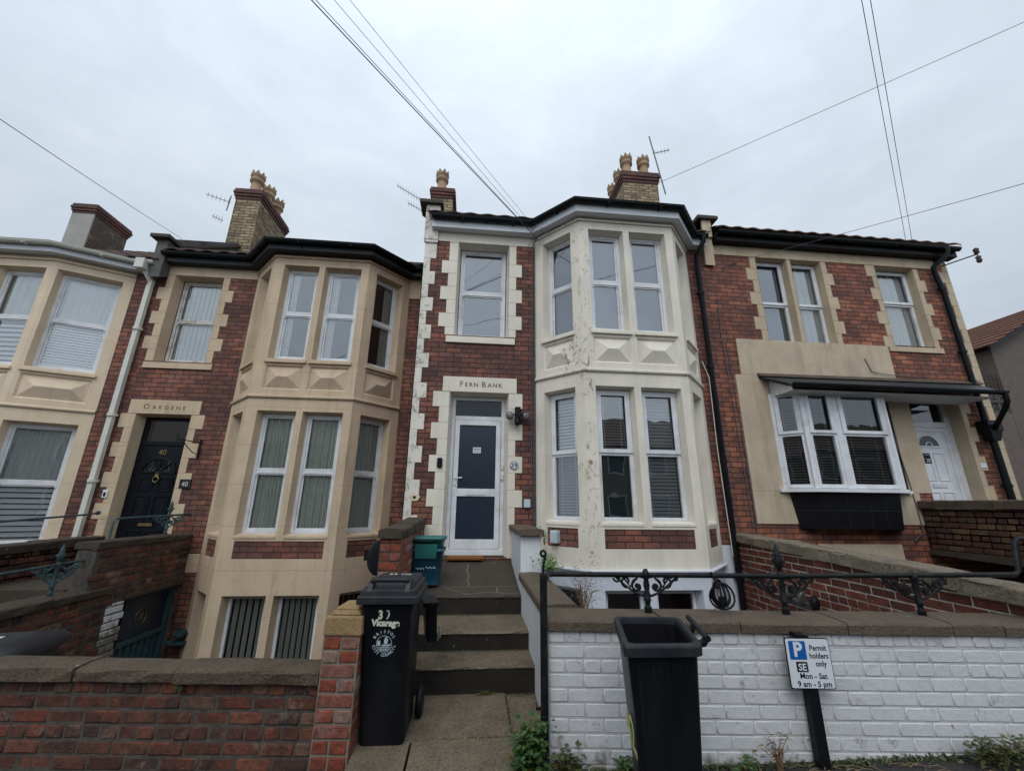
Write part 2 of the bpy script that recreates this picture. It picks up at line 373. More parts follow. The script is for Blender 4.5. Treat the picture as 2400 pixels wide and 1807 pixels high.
# ------------------------------------------------------------------ wall pieces
def wall(mb, T, u0, u1, z0, z1, ops=(), m=0, mr=None, v=0.0):
    """wall face with real openings (ua,ub,za,zb,depth,splay) and their reveals"""
    us = sorted({u0, u1} | {min(max(x, u0), u1) for o in ops for x in o[:2]}); zs = sorted({z0, z1} | {min(max(x, z0), z1) for o in ops for x in o[2:4]})
    for i in range(len(us)-1):
        for j in range(len(zs)-1):
            cu, cz = (us[i]+us[i+1])/2, (zs[j]+zs[j+1])/2
            if any(o[0] < cu < o[1] and o[2] < cz < o[3] for o in ops): continue
            mb.face([T(us[i], v, zs[j]), T(us[i+1], v, zs[j]), T(us[i+1], v, zs[j+1]), T(us[i], v, zs[j+1])], m)
    for o in ops: reveal(mb, T, *o, m=m if mr is None else mr, v=v)
def reveal(mb, T, a, b, c, d, dep, sp=0.0, m=0, v=0.0):
    O = [(a, c), (b, c), (b, d), (a, d)]; I = [(a+sp, c), (b-sp, c), (b-sp, d-sp*.7), (a+sp, d-sp*.7)]
    for k in range(4):
        l = (k+1) % 4
        mb.face([T(O[k][0], v, O[k][1]), T(O[l][0], v, O[l][1]), T(I[l][0], v+dep, I[l][1]), T(I[k][0], v+dep, I[k][1])], m)

def surround(mb, T, a, b, z0, z1, zt, nl, wl, nr, wr, zb=None, ch=.25, phase=0, dep=.16, sill=.08, lint=None, sp=.03):
    """stone surround of an opening with toothed quoin blocks, 12 mm proud of the brick"""
    p = -.012
    k = 0; z = zt
    while z > z0-.001:
        zn = max(z-ch, z0); wide = (k+phase) % 2 == 1
        mb.box(a-(wl if wide else nl), a, p, .1, zn+.0015, z-.0015, T); mb.box(b, b+(wr if wide else nr), p, .1, zn+.0015, z-.0015, T)
        z = zn; k += 1
        if zn <= z0: break
    reveal(mb, T, a, b, z0, z1, dep, sp, v=p)
    if lint: mb.box(a-lint[0], b+lint[1], p-.004, .1, z1, zt+lint[2], T)

BLINDS = {}
def window(house, T, a, b, z0, z1, v, style='sash', inside=None, zm=None, mat='upvc', glass='glass', label=None, flip=False, vent=False, sillp=True, fw=.05):
    """one framed window as a part, with its glass, sill and curtain as sub-parts"""
    f = MB(); g = MB(); zm = zm if zm is not None else z0+(z1-z0)*.5
    d = .06
    f.box(a, a+fw, v, v+d, z0, z1, T); f.box(b-fw, b, v, v+d, z0, z1, T)
    f.box(a+fw, b-fw, v, v+d, z1-fw, z1, T); f.box(a+fw, b-fw, v, v+d, z0, z0+fw*1.25, T)
    if style == 'sash':
        s = .028
        f.box(a+fw, b-fw, v+.012, v+.045, zm-.022, zm+.028, T)
        for (p, q, dv) in ((zm+.028, z1-fw, .022), (z0+fw*1.25, zm-.022, .034)):
            f.box(a+fw, a+fw+s, v+dv-.008, v+dv+.025, p, q, T); f.box(b-fw-s, b-fw, v+dv-.008, v+dv+.025, p, q, T)
            f.box(a+fw+s, b-fw-s, v+dv-.008, v+dv+.025, q-s*.8, q, T); f.box(a+fw+s, b-fw-s, v+dv-.008, v+dv+.025, p, p+s*1.3, T)
            g.face([T(a+fw+s, v+dv+.008, p), T(b-fw-s, v+dv+.008, p), T(b-fw-s, v+dv+.008, q), T(a+fw+s, v+dv+.008, q)])
        for (u, w) in ((a+fw, 1), (b-fw, -1)):   # sash horns
            f.hexa([T(u+w*.002, v+.006, zm-.075), T(u+w*.02, v+.006, zm-.075), T(u+w*.02, v+.024, zm-.075), T(u+w*.002, v+.024, zm-.075),
                    T(u+w*.002, v-.008, zm-.02), T(u+w*.034, v-.008, zm-.02), T(u+w*.034, v+.03, zm-.02), T(u+w*.002, v+.03, zm-.02)])
    elif style == 'case':   # opening light above a fixed pane
        s = .05
        f.box(a+fw, b-fw, v, v+.05, zm-.03, zm+.03, T)
        f.box(a+.006, a+fw+.03, v-.022, v+.001, zm+.006, z1-.01, T); f.box(b-fw-.03, b-.006, v-.022, v+.001, zm+.006, z1-.01, T)
        f.box(a+fw+.03, b-fw-.03, v-.022, v+.001, z1-fw-.03, z1-.01, T); f.box(a+fw+.03, b-fw-.03, v-.022, v+.001, zm+.006, zm+fw+.01, T)
        for (p, q) in ((zm+.03, z1-fw), (z0+fw*1.25, zm-.03)):
            g.face([T(a+fw, v+.03, p), T(b-fw, v+.03, p), T(b-fw, v+.03, q), T(a+fw, v+.03, q)])
    else:
        g.face([T(a+fw, v+.03, z0+fw), T(b-fw, v+.03, z0+fw), T(b-fw, v+.03, z1-fw), T(a+fw, v+.03, z1-fw)])
    if vent: f.box((a+b)/2-.14, (a+b)/2+.14, v-.014, v-.001, z1-.036, z1-.018, T)
    w = f.build('window', M[mat], house, bevel=.004, seg=1, label=label)
    g.build('pane', M[glass], w)
    if inside: cover(w, inside, T, a+fw, b-fw, z0+fw, z1-fw, v+.085, zm)
    return w
def cover(w, kind, T, a, b, z0, z1, v, zm):
    if '+' in kind:
        top, bot = kind.split('+'); cover(w, top, T, a, b, zm, z1, v, zm); cover(w, bot, T, a, b, z0, zm, v, zm); return
    mb = MB()
    if kind in ('venetian', 'venetiandk', 'shutter', 'venclosed', 'vencloseddk'):
        st_ = {'venetian': .042, 'venetiandk': .042, 'shutter': .085, 'venclosed': .05, 'vencloseddk': .05}[kind]; tilt = {'venetian': .010, 'venetiandk': .012, 'shutter': .066, 'venclosed': .042, 'vencloseddk': .042}[kind]
        hw = {'venetian': .018, 'venetiandk': .018, 'shutter': .018, 'venclosed': .01, 'vencloseddk': .01}[kind]
        z = z0+.01
        while z < z1-.01:
            j = R.uniform(-.002, .002)
            mb.face([T(a, v-hw, z+j), T(b, v-hw, z+j+R.uniform(-.001, .001)), T(b, v+hw, z+tilt+j), T(a, v+hw, z+tilt+j)], r=R.random()); z += st_
        for u in (a+(b-a)*.2, a+(b-a)*.8): mb.box(u-.002, u+.002, v-hw-.004, v-hw-.001, z0, z1, T)
        mb.build('blind', M['blinddk' if kind.endswith('dk') else 'blindw'], w)
    elif kind in ('curtain', 'curtaing', 'net'):
        n = 40; pts = [(a+(b-a)*i/n, v+.018*sin(i*1.35)+.01*sin(i*.6+a)) for i in range(n+1)]
        for i in range(n): mb.face([T(*pts[i], z0), T(*pts[i+1], z0), T(*pts[i+1], z1), T(*pts[i], z1)], sm=True)
        mb.build('curtain', M['curtaing' if kind == 'curtaing' else 'curtain'], w)
    elif kind == 'sides':
        n = 12
        for (p, q) in ((a, a+(b-a)*.3), (b-(b-a)*.13, b)):
            pts = [(p+(q-p)*i/n, v+.014*sin(i*1.9)) for i in range(n+1)]
            for i in range(n): mb.face([T(*pts[i], z0), T(*pts[i+1], z0), T(*pts[i+1], z1), T(*pts[i], z1)], sm=True)
        mb.build('curtain', M['curtain'], w)
    elif kind == 'rightside':
        n = 10; p, q = b-(b-a)*.42, b
        pts = [(p+(q-p)*i/n, v+.014*sin(i*1.9)) for i in range(n+1)]
        for i in range(n): mb.face([T(*pts[i], z0), T(*pts[i+1], z0), T(*pts[i+1], z1), T(*pts[i], z1)], sm=True)
        mb.build('curtain', M['curtaing'], w)
    elif kind in ('vertical', 'verticalw'):
        n = max(3, int((b-a)/.078)); t = .6 if kind == 'vertical' else .42
        for i in range(n):
            u = a+(b-a)*(i+.5)/n; hw = .031
            mb.face([T(u-hw*cos(t), v-hw*sin(t), z0), T(u+hw*cos(t), v+hw*sin(t), z0), T(u+hw*cos(t), v+hw*sin(t), z1), T(u-hw*cos(t), v-hw*sin(t), z1)])
        mb.build('blind', M['blindv' if kind == 'vertical' else 'curtain'], w)
    elif kind in ('roller', 'rollerg'):
        mb.face([T(a, v, z0), T(b, v, z0), T(b, v, z1), T(a, v, z1)]); mb.build('blind', M[kind], w)

def sill(mb, T, a, b, z, h=.07, pr=.05, m=0):
    mb.hexa([T(a, -pr, z-h), T(b, -pr, z-h), T(b, .12, z-h), T(a, .12, z-h), T(a, -pr, z-.02), T(b, -pr, z-.02), T(b, .12, z+.012), T(a, .12, z+.012)], m)

def panel(mb, T, a, b, z0, z1, m=0):
    """sunk panel with a raised hipped boss"""
    e = .025; d = .03; c = .075
    O = [(a, z0), (b, z0), (b, z1), (a, z1)]; I = [(a+e, z0+e), (b-e, z0+e), (b-e, z1-e), (a+e, z1-e)]
    for k in range(4):
        l = (k+1) % 4; mb.face([T(O[k][0], 0, O[k][1]), T(O[l][0], 0, O[l][1]), T(I[l][0], d, I[l][1]), T(I[k][0], d, I[k][1])], m)
    w = (b-a)*.5; h = (z1-z0)/2; zc = (z0+z1)/2; rl = max(.04, (b-a)/2-h*1.05)
    A, B = T(w+a-rl, d-c, zc), T(w+a+rl, d-c, zc)
    q = [T(I[k][0], d, I[k][1]) for k in range(4)]
    mb.face([q[0], q[1], B, A], m); mb.face([q[1], q[2], B], m); mb.face([q[2], q[3], A, B], m); mb.face([q[3], q[0], A], m)

def moulding(mb, path, z, pr=.035, h=.05, m=0):
    prof = [(0, -h/2), (pr*.7, -h/2), (pr, -h*.2), (pr, h*.25), (pr*.5, h/2), (0, h/2)]
    sweep(mb, path, [(p, z+q) for p, q in prof], m)
def offset_path(path, d):
    out = []
    for i, p in enumerate(path):
        ns = []
        if i > 0: a = path[i-1]; l = hypot(p[0]-a[0], p[1]-a[1]); ns.append(((p[1]-a[1])/l, -(p[0]-a[0])/l))
        if i < len(path)-1: b = path[i+1]; l = hypot(b[0]-p[0], b[1]-p[1]); ns.append(((b[1]-p[1])/l, -(b[0]-p[0])/l))
        if len(ns) == 1: n = ns[0]; k = 1
        else:
            n = (ns[0][0]+ns[1][0], ns[0][1]+ns[1][1]); l = hypot(*n); n = (n[0]/l, n[1]/l); k = 1/(n[0]*ns[0][0]+n[1]*ns[0][1])
        out.append((p[0]+n[0]*d*k, p[1]+n[1]*d*k))
    return out
def sweep(mb, path, prof, m=0, closed=False, sm=False):
    """prof: (outward offset, z) points swept along a left-to-right plan path (outward = towards -y)"""
    cols = [offset_path(path, d) for d, _ in prof]
    n = len(prof)
    for i in range(len(path)-1):
        for j in range(n if closed else n-1):
            k = (j+1) % n
            mb.face([(*cols[j][i], prof[j][1]), (*cols[j][i+1], prof[j][1]), (*cols[k][i+1], prof[k][1]), (*cols[k][i], prof[k][1])], m, sm)
    for e in (0, -1): mb.face([(*cols[j][e], prof[j][1]) for j in range(n)], m)

def gutter_prof(d, z, r=.055):
    o = [(d+r+r*cos(t), z+r*sin(t)) for t in [pi+pi*k/8 for k in range(9)]]
    i = [(d+r+(r-.006)*cos(t), z+(r-.006)*sin(t)) for t in [2*pi-pi*k/8 for k in range(9)]]
    return o+[(d+2*r+.006, z), (d+2*r+.006, z+.008)]+i

# real bricks ------------------------------------------------------------------
def bricks(mb, T, u0, u1, z0, z1, v=0.0, bl=.235, bh=.083, gap=.011, dep=.05, jit=.004, top=None, stag=.5, headers=.0, mbk=0, mm=1, proud=.007, chf=.008, back=True, clip=None):
    """courses of single rounded bricks standing proud of a mortar bed"""
    z = z0; row = 0
    while z < z1-.01:
        h = min(bh, z1-z); u = u0 - (bl*stag if row % 2 else 0); hdr = R.random() < headers
        while u < u1:
            L = bl*(.5 if hdr else 1)*(1+R.uniform(-.05, .05)); a = max(u, u0)+gap/2; b = min(u+L, u1)-gap/2; u += L
            if b-a < .03: continue
            zz0, zz1 = z+gap/2+R.uniform(-1, 1)*jit*.5, z+h-gap/2+R.uniform(-1, 1)*jit*.5
            if top:
                t = top((a+b)/2)
                if zz0 > t-.02: continue
                zz1 = min(zz1, t)
            if clip and clip((a+b)/2, (zz0+zz1)/2): continue
            p = v-proud+R.uniform(-1, 1)*jit; c = min(chf, (zz1-zz0)*.3)
            j = lambda: R.uniform(-1, 1)*jit*.6
            O = [(a, zz0), (b, zz0), (b, zz1), (a, zz1)]
            Mi = [(a+c*.25, zz0+c*.25), (b-c*.25, zz0+c*.25), (b-c*.25, zz1-c*.25), (a+c*.25, zz1-c*.25)]
            I = [(a+c+j(), zz0+c+j()), (b-c+j(), zz0+c+j()), (b-c+j(), zz1-c+j()), (a+c+j(), zz1-c+j())]
            rings = [[T(x, v+.004, y) for x, y in O], [T(x, p+c*.45, y) for x, y in Mi], [T(x, p+R.uniform(-1, 1)*.0012, y) for x, y in I]]
            n0 = len(mb.f); mb.loft(rings, mbk, True, False, True)
            r = R.random()
            for k in range(n0, len(mb.f)): mb.r[k] = r
            mb.sm[-1] = True
        z += h; row += 1
    if back and not top: mb.face([T(u0, v, z0), T(u1, v, z0), T(u1, v, z1), T(u0, v, z1)], mm)
    elif back and top:
        n = 24
        for i in range(n):
            a, b = u0+(u1-u0)*i/n, u0+(u1-u0)*(i+1)/n
            mb.face([T(a, v, z0), T(b, v, z0), T(b, v, top(b)), T(a, v, top(a))], mm)
def blocks(mb, T, u0, u1, v0, v1, z0f, z1f, joints, m=0, rough=.004, gap=.006, sub=6):
    """row of worn coping stones; z0f/z1f give underside and top along u; edges are rounded and uneven"""
    js = [u0]+[j for j in joints if u0 < j < u1]+[u1]
    for a, b in zip(js, js[1:]):
        a += gap/2; b -= gap/2; rings = []; n = max(2, int((b-a)/.12)); dz = R.uniform(-1, 1)*rough*1.2; dv = R.uniform(-1, 1)*rough
        for i in range(n+1):
            u = a+(b-a)*i/n; e = .012; zb, zt = z0f(u), z1f(u)+dz; j = lambda: R.uniform(-1, 1)*rough
            rings.append([T(u, v0+dv+j(), zb), T(u, v0+dv+j()-.002, zt-e-.004), T(u, v0+dv+e*.5+j()*.5, zt-e*.3), T(u, v0+dv+e*1.6+j(), zt+j()*.4),
                          T(u, (v0+v1)/2, zt+.006+j()*.6), T(u, v1-e, zt+j()*.4), T(u, v1, zt-e), T(u, v1, zb)])
        mb.loft(rings, m, False)

# ------------------------------------------------------------------ roofs
def tiled_roof(mb, u0, u1, y0, z0, y1, z1, tw=.30, th=.34, amp=.03, m=0, n=6):
    rows = int(hypot(y1-y0, z1-z0)/th); cols = max(1, int((u1-u0)/tw)); tw = (u1-u0)/cols
    L = hypot(y1-y0, z1-z0); ny, nz = -(z1-z0)/L, (y1-y0)/L
    prof = []
    for i in range(cols*n+1):
        t = (i % n)/n; h = amp*(.5-.5*cos(2*pi*t)) if t < .5 or True else 0
        prof.append((u0+tw*i/n, h))
    for r in range(rows):
        a, b = r/rows, (r+1)/rows+.02; pts = []
        lift0, lift1 = .022, .004
        for (k, lf) in ((a, 0.0), (a, lift0), (min(b, 1), lift1)):
            y = y0+(y1-y0)*k; z = z0+(z1-z0)*k
            pts.append([(u, y+ny*(h+lf), z+nz*(h+lf)) for u, h in prof])
        vs = pts[0]+pts[1]+pts[2]; w = len(prof); fs = []
        for i in range(w-1): fs += [(i, i+1, w+i+1, w+i), (w+i, w+i+1, 2*w+i+1, 2*w+i)]
        mb.mesh(vs, fs, m, True, R.random())

def chimney(house, x0, x1, y0, y1, zb, zc, zt, pots, front=None, label=None, mat='ybrick'):
    mb = MB(); mb.box(x0, x1, y0, y1, zb, zc)
    c = mb.build('chimney', M[mat], house, label=label)
    r = MB(); e = .035; h = (zt-zc)/4
    for k, o in enumerate((.02, .045, .065, .045)): r.box(x0-o, x1+o, y0-o, y1+o, zc+k*h, zc+(k+1)*h-.002)
    r.build('chimney_cap', M['redtop'], c, bevel=.006, seg=1)
    if front:
        f = MB(); f.box(x0-.012, x1+.003, y0-.012, y0+.02, zb, zc); f.build('chimney_render', front, c)
    for (px, py, s) in pots:
        p = MB(); s *= 1.08; q = .125*s
        prof = [(q*1.15, zt), (q*1.15, zt+.05*s), (q, zt+.07*s), (q*.86, zt+.3*s), (q*.86, zt+.33*s), (q*1.25, zt+.36*s), (q*1.25, zt+.40*s), (q*1.1, zt+.42*s), (q*1.1, zt+.47*s), (q*1.3, zt+.50*s), (q*1.3, zt+.53*s)]
        p.lathe(prof, px, py, 20)
        for k in range(8):
            t0, t1 = 2*pi*k/8, 2*pi*(k+1)/8; tm = (t0+t1)/2; za = zt+.53*s; zz = zt+.64*s; A = q*1.28; B = q*1.08
            p.mesh([(px+A*cos(t0), py+A*sin(t0), za), (px+A*cos(t1), py+A*sin(t1), za), (px+A*1.02*cos(tm), py+A*1.02*sin(tm), zz), (px+B*cos(t0), py+B*sin(t0), za), (px+B*cos(t1), py+B*sin(t1), za), (px+B*cos(tm), py+B*sin(tm), zz)],
                   [(0, 1, 2), (3, 5, 4), (0, 2, 5, 3), (1, 4, 5, 2)])
        p.build('chimney_pot', M['pot'], c)
    return c

# ------------------------------------------------------------------ houses
def party_parapet(house, x0, x1, yf, ze, slope, mat, cop, zf=None, cap_x=(.05, .05)):
    zf = zf if zf is not None else ze+.3
    mb = MB(); y1 = yf+4.2
    z1 = zf+slope*(y1-yf)
    mb.hexa([(x0, yf, ze-.6), (x1, yf, ze-.6), (x1, y1, z1-1.2), (x0, y1, z1-1.2), (x0, yf, zf), (x1, yf, zf), (x1, y1, z1), (x0, y1, z1)])
    p = mb.build('party_parapet', mat, house)
    c = MB(); a, b = x0-cap_x[0], x1+cap_x[1]
    c.hexa([(a, yf-.1, zf-.02), (b, yf-.1, zf-.02), (b, yf+.3, zf-.02), (a, yf+.3, zf-.02), (a, yf-.1, zf+.045), (b, yf-.1, zf+.045), (b, yf+.3, zf+.05), (a, yf+.3, zf+.05)])
    c.hexa([(a, yf+.3, zf+.3*slope-.2), (b, yf+.3, zf+.3*slope-.2), (b, y1, z1), (a, y1, z1), (a, yf+.3, zf+.05), (b, yf+.3, zf+.05), (b, y1, z1+.06), (a, y1, z1+.06)])
    c.build('parapet_coping', M[cop], p)

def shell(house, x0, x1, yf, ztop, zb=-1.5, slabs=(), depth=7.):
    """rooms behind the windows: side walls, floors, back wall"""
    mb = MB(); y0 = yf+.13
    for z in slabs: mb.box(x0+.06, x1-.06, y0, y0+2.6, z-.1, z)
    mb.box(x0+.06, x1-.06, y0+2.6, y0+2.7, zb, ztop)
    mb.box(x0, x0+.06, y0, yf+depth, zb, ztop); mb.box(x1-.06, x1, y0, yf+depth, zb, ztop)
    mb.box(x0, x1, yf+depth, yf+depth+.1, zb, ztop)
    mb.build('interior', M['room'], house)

def bay(house, yf, J1, C1, C2, J2, dz, st_mat, inside, quo='brick39', white_base=False, wstyle=('sash', 'sash', 'sash'), ztop=6.28, ops=None, skip_left=False, glass=('glass', 'glass', 'glassd')):
    """three-sided bay: stone carcass, mouldings, sunk panels, brick apron panels and nine windows"""
    b = MB(); br = MB(); base = MB(); segs = [(J1, C1), (C1, C2), (C2, J2)]
    zB, zL0, zL1, zU0, zU1 = .55+dz, 1.38+dz, 3.31+dz, 4.22+dz, 6.03+dz
    dep = .15
    wins = []
    for i, (p, q) in enumerate(segs):
        T, L = frame_between(p, q)
        if ops and ops[i]: spans = ops[i]
        elif i == 1: spans = [(.165*L/1.62, .76*L/1.62), (.86*L/1.62, 1.49*L/1.62)]
        else: spans = [(.17, L-.16)]
        O = []
        for (a, c) in spans:
            O += [(a, c, zL0, zL1, dep, .035), (a, c, zU0, zU1, dep, .035)]
        pan = [(a-.0, c+.0, 3.68+dz, 4.10+dz) for a, c in spans]
        holes = [(x0, x1, z0, z1, .03, 0) for x0, x1, z0, z1 in pan]
        ba, bb = spans[0][0]+.03, spans[-1][1]-.03
        apron = (ba, bb, 1.05+dz, 1.30+dz, .012, 0)
        split = .78+dz
        wall(b, T, 0, L, split, ztop+dz, O+[apron]+[(h[0], h[1], h[2], h[3], .001, 0) for h in holes])
        for x0, x1, z0, z1 in pan: panel(b, T, x0, x1, z0, z1)
        br.face([T(ba, .012, 1.05+dz), T(bb, .012, 1.05+dz), T(bb, .012, 1.30+dz), T(ba, .012, 1.30+dz)])
        bo = []
        for a, c in spans: bo.append((a, c, -.55+dz, zB, dep, .03))
        wall(base, T, 0, L, -1.6, split, bo)
        for a, c in spans:
            sill(b, T, a-.03, c+.03, zU0-.015, .06, .04); sill(b, T, a+.005, c-.005, zL0+.01, .05, .012)
        for k, (a, c) in enumerate(spans):
            wins.append((i, k, T, a, c))
    path = [J1, C1, C2, J2]
    moulding(b, path, 3.55+dz)
    sweep(b, path, [(-.01, 6.17+dz), (.03, 6.17+dz), (.03, 6.20+dz), (-.01, 6.20+dz)])
    bb_ = b.build('bay', st_mat, house)
    br.build('brick_apron', M[quo], bb_, zoff=.06+dz)
    if white_base:
        moulding(base, path, .78, .05, .035)
    base.build('bay_base', M['greywhite'] if white_base else st_mat, house)
    for (i, k, T, a, c) in wins:
        if skip_left and i == 0: continue
        ins = inside[(i, k)]
        e = .03
        window(house, T, a+e, c-e, zU0, zU1-.025, dep, wstyle[0], ins[0], glass=glass[0])
        window(house, T, a+e, c-e, zL0, zL1-.025, dep, wstyle[1], ins[1], glass=glass[1], fw=.055 if wstyle[1] == 'case' else .05)
        window(house, T, a+e, c-e, -.55+dz, zB-.02, dep, 'fixed', ins[2], glass=glass[2], fw=.045)
    return bb_

def eaves(house, path, z, fmat, gmat, over=.16, fh=.17, close=True):
    """soffit, fascia and half-round gutter following the wall line"""
    f = MB()
    sweep(f, path, [(0.0, z), (over, z), (over, z+fh), (0.0, z+fh)], closed=True)
    fa = f.build('fascia', fmat, house)
    g = MB(); sweep(g, path, gutter_prof(over+.004, z+fh+.005), 0, True, False)
    for i in range(len(path)-1):
        (xa, ya), (xb, yb) = offset_path(path, over)[i:i+2]; L = hypot(xb-xa, yb-ya); n = max(1, int(L/.85))
        Tt = Fr(xa, ya, atan2(yb-ya, xb-xa))
        for k in range(n):
            u = L*(k+.6)/n; g.box(u-.012, u+.012, -.122, -.001, z+fh-.062, z+fh-.048, Tt)
    g.build('gutter', gmat, house, bevel=0)

def bay_roof(mb, path, z, ym, s=.55, m=0):
    P = offset_path(path, .2); zc = z+s*1.0; cx = (P[1][0]+P[2][0])/2; hw = (P[2][0]-P[1][0])*.28
    A = (cx-hw, P[1][1]+1.0, zc); B = (cx+hw, P[1][1]+1.0, zc); A2 = (cx-hw, ym+2.2, zc+.1); B2 = (cx+hw, ym+2.2, zc+.1)
    q = [(*p, z) for p in P]; mb.face([q[1], q[2], B, A], m); mb.face([q[0], q[1], A], m); mb.face([q[2], q[3], B], m)
    D = (q[0][0], ym+2.2, z); E_ = (q[3][0], ym+2.2, z)
    mb.face([q[0], A, A2, D], m); mb.face([q[3], E_, B2, B], m); mb.face([A, B, B2, A2], m)

def downpipe(house, pts, r=.04, mat='black', clips=(), sq=False):
    mb = MB(); mb.tube(pts, r, 4 if sq else 12)
    for z in clips:
        for (p, q) in zip(pts, pts[1:]):
            if min(p[2], q[2]) <= z <= max(p[2], q[2]) and abs(p[2]-q[2]) > .3:
                t = (z-p[2])/(q[2]-p[2]); x = p[0]+(q[0]-p[0])*t; y = p[1]+(q[1]-p[1])*t
                mb.lathe([(r+.012, z-.025), (r+.012, z+.025)], x, y, 12); mb.box(x-.07, x+.07, y+r*.4, y+r*.4+.02, z-.015, z+.015)
    return mb.build('downpipe', M[mat], house)

# ================================================================== HOUSE 39
Y39 = 6.3
h39 = thing('terraced_house', (1.5, Y39, 0), 'cream painted brick house in the middle with FernBank over its white door', 'house')
w = MB(); s = MB(); q = MB(); TT = Fr(0, Y39)
wall(w, TT, -.97, .97, -1.6, 6.24, [(-.40, .53, .88, 3.31, .02, 0), (-.39, .51, 4.28, 6.05, .02, 0)])
w.build('brick_wall', M['brick39'], h39, zoff=.06); w = MB(); wall(w, TT, 3.82, 4.15, 1.05, 6.24)
w.build('brick_wall', M['brick39'], h39, zoff=.06)
base = MB(); wall(base, TT, 3.82, 4.15, -1.6, 1.05); base.build('painted_base', M['greywhite'], h39)
# door surround, window surround
z = 3.31; k = 0
for a, b_, z0, z1, zt, ph in ((-.40, .53, .86, 3.31, 3.31, 1), (-.39, .51, 4.28, 6.05, 6.26, 0)):
    zz = 3.31 if zt < 4 else 6.03
    kk = ph
    while zz > z0+.01:
        hgt = .25 if zt < 4 else (.36 if zz > 6 else .25); zn = max(zz-hgt, z0)
        wl = .26 if kk % 2 else .155; wr = .225 if kk % 2 else .115
        if zt > 4: wl, wr = (.27, .225) if kk % 2 else (.155, .125)
        s.box(a-wl, a, -.012, .1, zn+.001, zz-.001, TT); s.box(b_, b_+wr, -.012, .1, zn+.001, zz-.001, TT); zz = zn; kk += 1
    reveal(s, TT, a, b_, z0, z1, .2, .035, v=-.012)
s.box(-.52, .66, -.018, .1, 3.311, 3.56, TT)
s.box(-.97, .97, -.015, .1, 6.052, 6.26, TT)
s.box(-.55, -.39, -.014, .1, 6.03, 6.0515, TT); s.box(.51, .64, -.014, .1, 6.03, 6.0515, TT)
sill(s, TT, -.52, .62, 4.275, .13, .03)
s.build('stone_dressings', M['cream'], h39, bevel=.004, seg=1)
zz = 6.05; kk = 1
while zz > .9:   # left corner quoins
    hgt = .36 if zz > 6 else .25; zn = zz-hgt; wd = .20 if kk % 2 == 1 else .105
    q.box(-.975, -.97+wd, -.014, .12, zn+.001, zz-.001, TT); zz = zn; kk += 1
q.box(-.975, -.84, -.014, .12, -1.0, zz, TT)
q.box(-.975, -.76, -.05, .12, 6.052, 6.62, TT); q.box(-.985, -.75, -.07, .12, 6.62, 6.75, TT)
q2 = MB(); q2.box(4.16, 4.34, -.10, .1, 6.48, 6.86, TT); q2.build('kneeler_stone', M['quoin38'], h39, bevel=.006)
q.build('corner_quoins', M['creamq'], h39, bevel=.004, seg=1)
side = MB(); side.face([(-.975, 6.3, -1.5), (-.975, 13, -1.5), (-.975, 13, 6.6), (-.975, 6.3, 6.6)]); side.face([(-.96, 6.3, 6.3), (-.96, 10.6, 9.3), (-.96, 13.5, 6.6)]); side.build('side_wall', M['brick40'], h39)
J1, C1, C2, J2 = (.97, 6.3), (1.60, 5.65), (3.22, 5.65), (3.82, 6.3)
b39 = bay(h39, Y39, J1, C1, C2, J2, 0, M['cream'], {
    (0, 0): ('roller', 'venclosed+venetian', None), (1, 0): ('roller', 'venetian+rollerg', None), (1, 1): ('roller', 'vencloseddk+vencloseddk', None), (2, 0): ('roller', 'venetian', None)},
    white_base=True, wstyle=('sash', 'case', 'case'))
t = MB(); text_into(t, 'F', TT, -.255, 3.40, .125, -.0185, align='LEFT', bold=.0012); text_into(t, 'ERN', TT, -.172, 3.40, .098, -.0185, spacing=1.3, align='LEFT', bold=.001)
t.box(.066, .076, -.0205, -.0185, 3.43, 3.442, TT); text_into(t, 'B', TT, .092, 3.40, .125, -.0185, align='LEFT', bold=.0012); text_into(t, 'ANK', TT, .19, 3.40, .098, -.0185, spacing=1.3, align='LEFT', bold=.001)
t.build('carved_name', M['engrave_shade'], h39)
window(h39, TT, -.345, .465, 4.285, 6.02, .19, 'sash', 'roller', vent=True)
path39 = [(-.86, 6.3), (.97, 6.3), C1, C2, J2, (4.15, 6.3)]
eaves(h39, path39, 6.24, M['fascia'], M['black'])
rf = MB(); tiled_roof(rf, -.95, 4.2, 6.05, 6.455, 10.5, 6.455+4.45*.66, amp=.018); rf.face([(-.95, 10.5, 9.4), (4.2, 10.5, 9.4), (4.2, 14.5, 6.6), (-.95, 14.5, 6.6)])
bay_roof(rf, [J1, C1, C2, J2], 6.47, 6.3)
roof39 = rf.build('roof', M['tile'], h39)
v = MB(); v.lathe([(.05, 6.5), (.05, 7.02), (.055, 7.04), (.06, 7.06), (.06, 7.2), (.045, 7.26), (.01, 7.28)], .70, 7.05, 14); v.build('roof_vent_pipe', M['metal'], h39)
party_parapet(h39, -1.0, -.76, 6.26, 6.6, .62, M['creamq'], 'copdark', 6.77, (.11, .06))
party_parapet(h39, 4.16, 4.34, 6.24, 6.5, .62, M['quoin38'], 'copdark', 6.87, (.10, .12))
chimney(h39, 3.80, 4.78, 8.8, 10.3, 7.0, 10.10, 10.45, [(4.0, 8.98, 1), (4.5, 8.98, 1), (3.98, 9.5, .95), (4.5, 9.55, .95), (3.98, 10.05, .95)], label='wide yellow brick chimney with five clay pots')
chimney(h39, -1.26, -.75, 8.6, 9.9, 7.0, 8.93, 9.22, [(-1.06, 8.78, .95), (-.98, 9.45, .95)], label='slim chimney with two clay pots on the left party wall')
shell(h39, -.97, 4.15, Y39, 6.2, slabs=(.86, 3.75, 6.2))
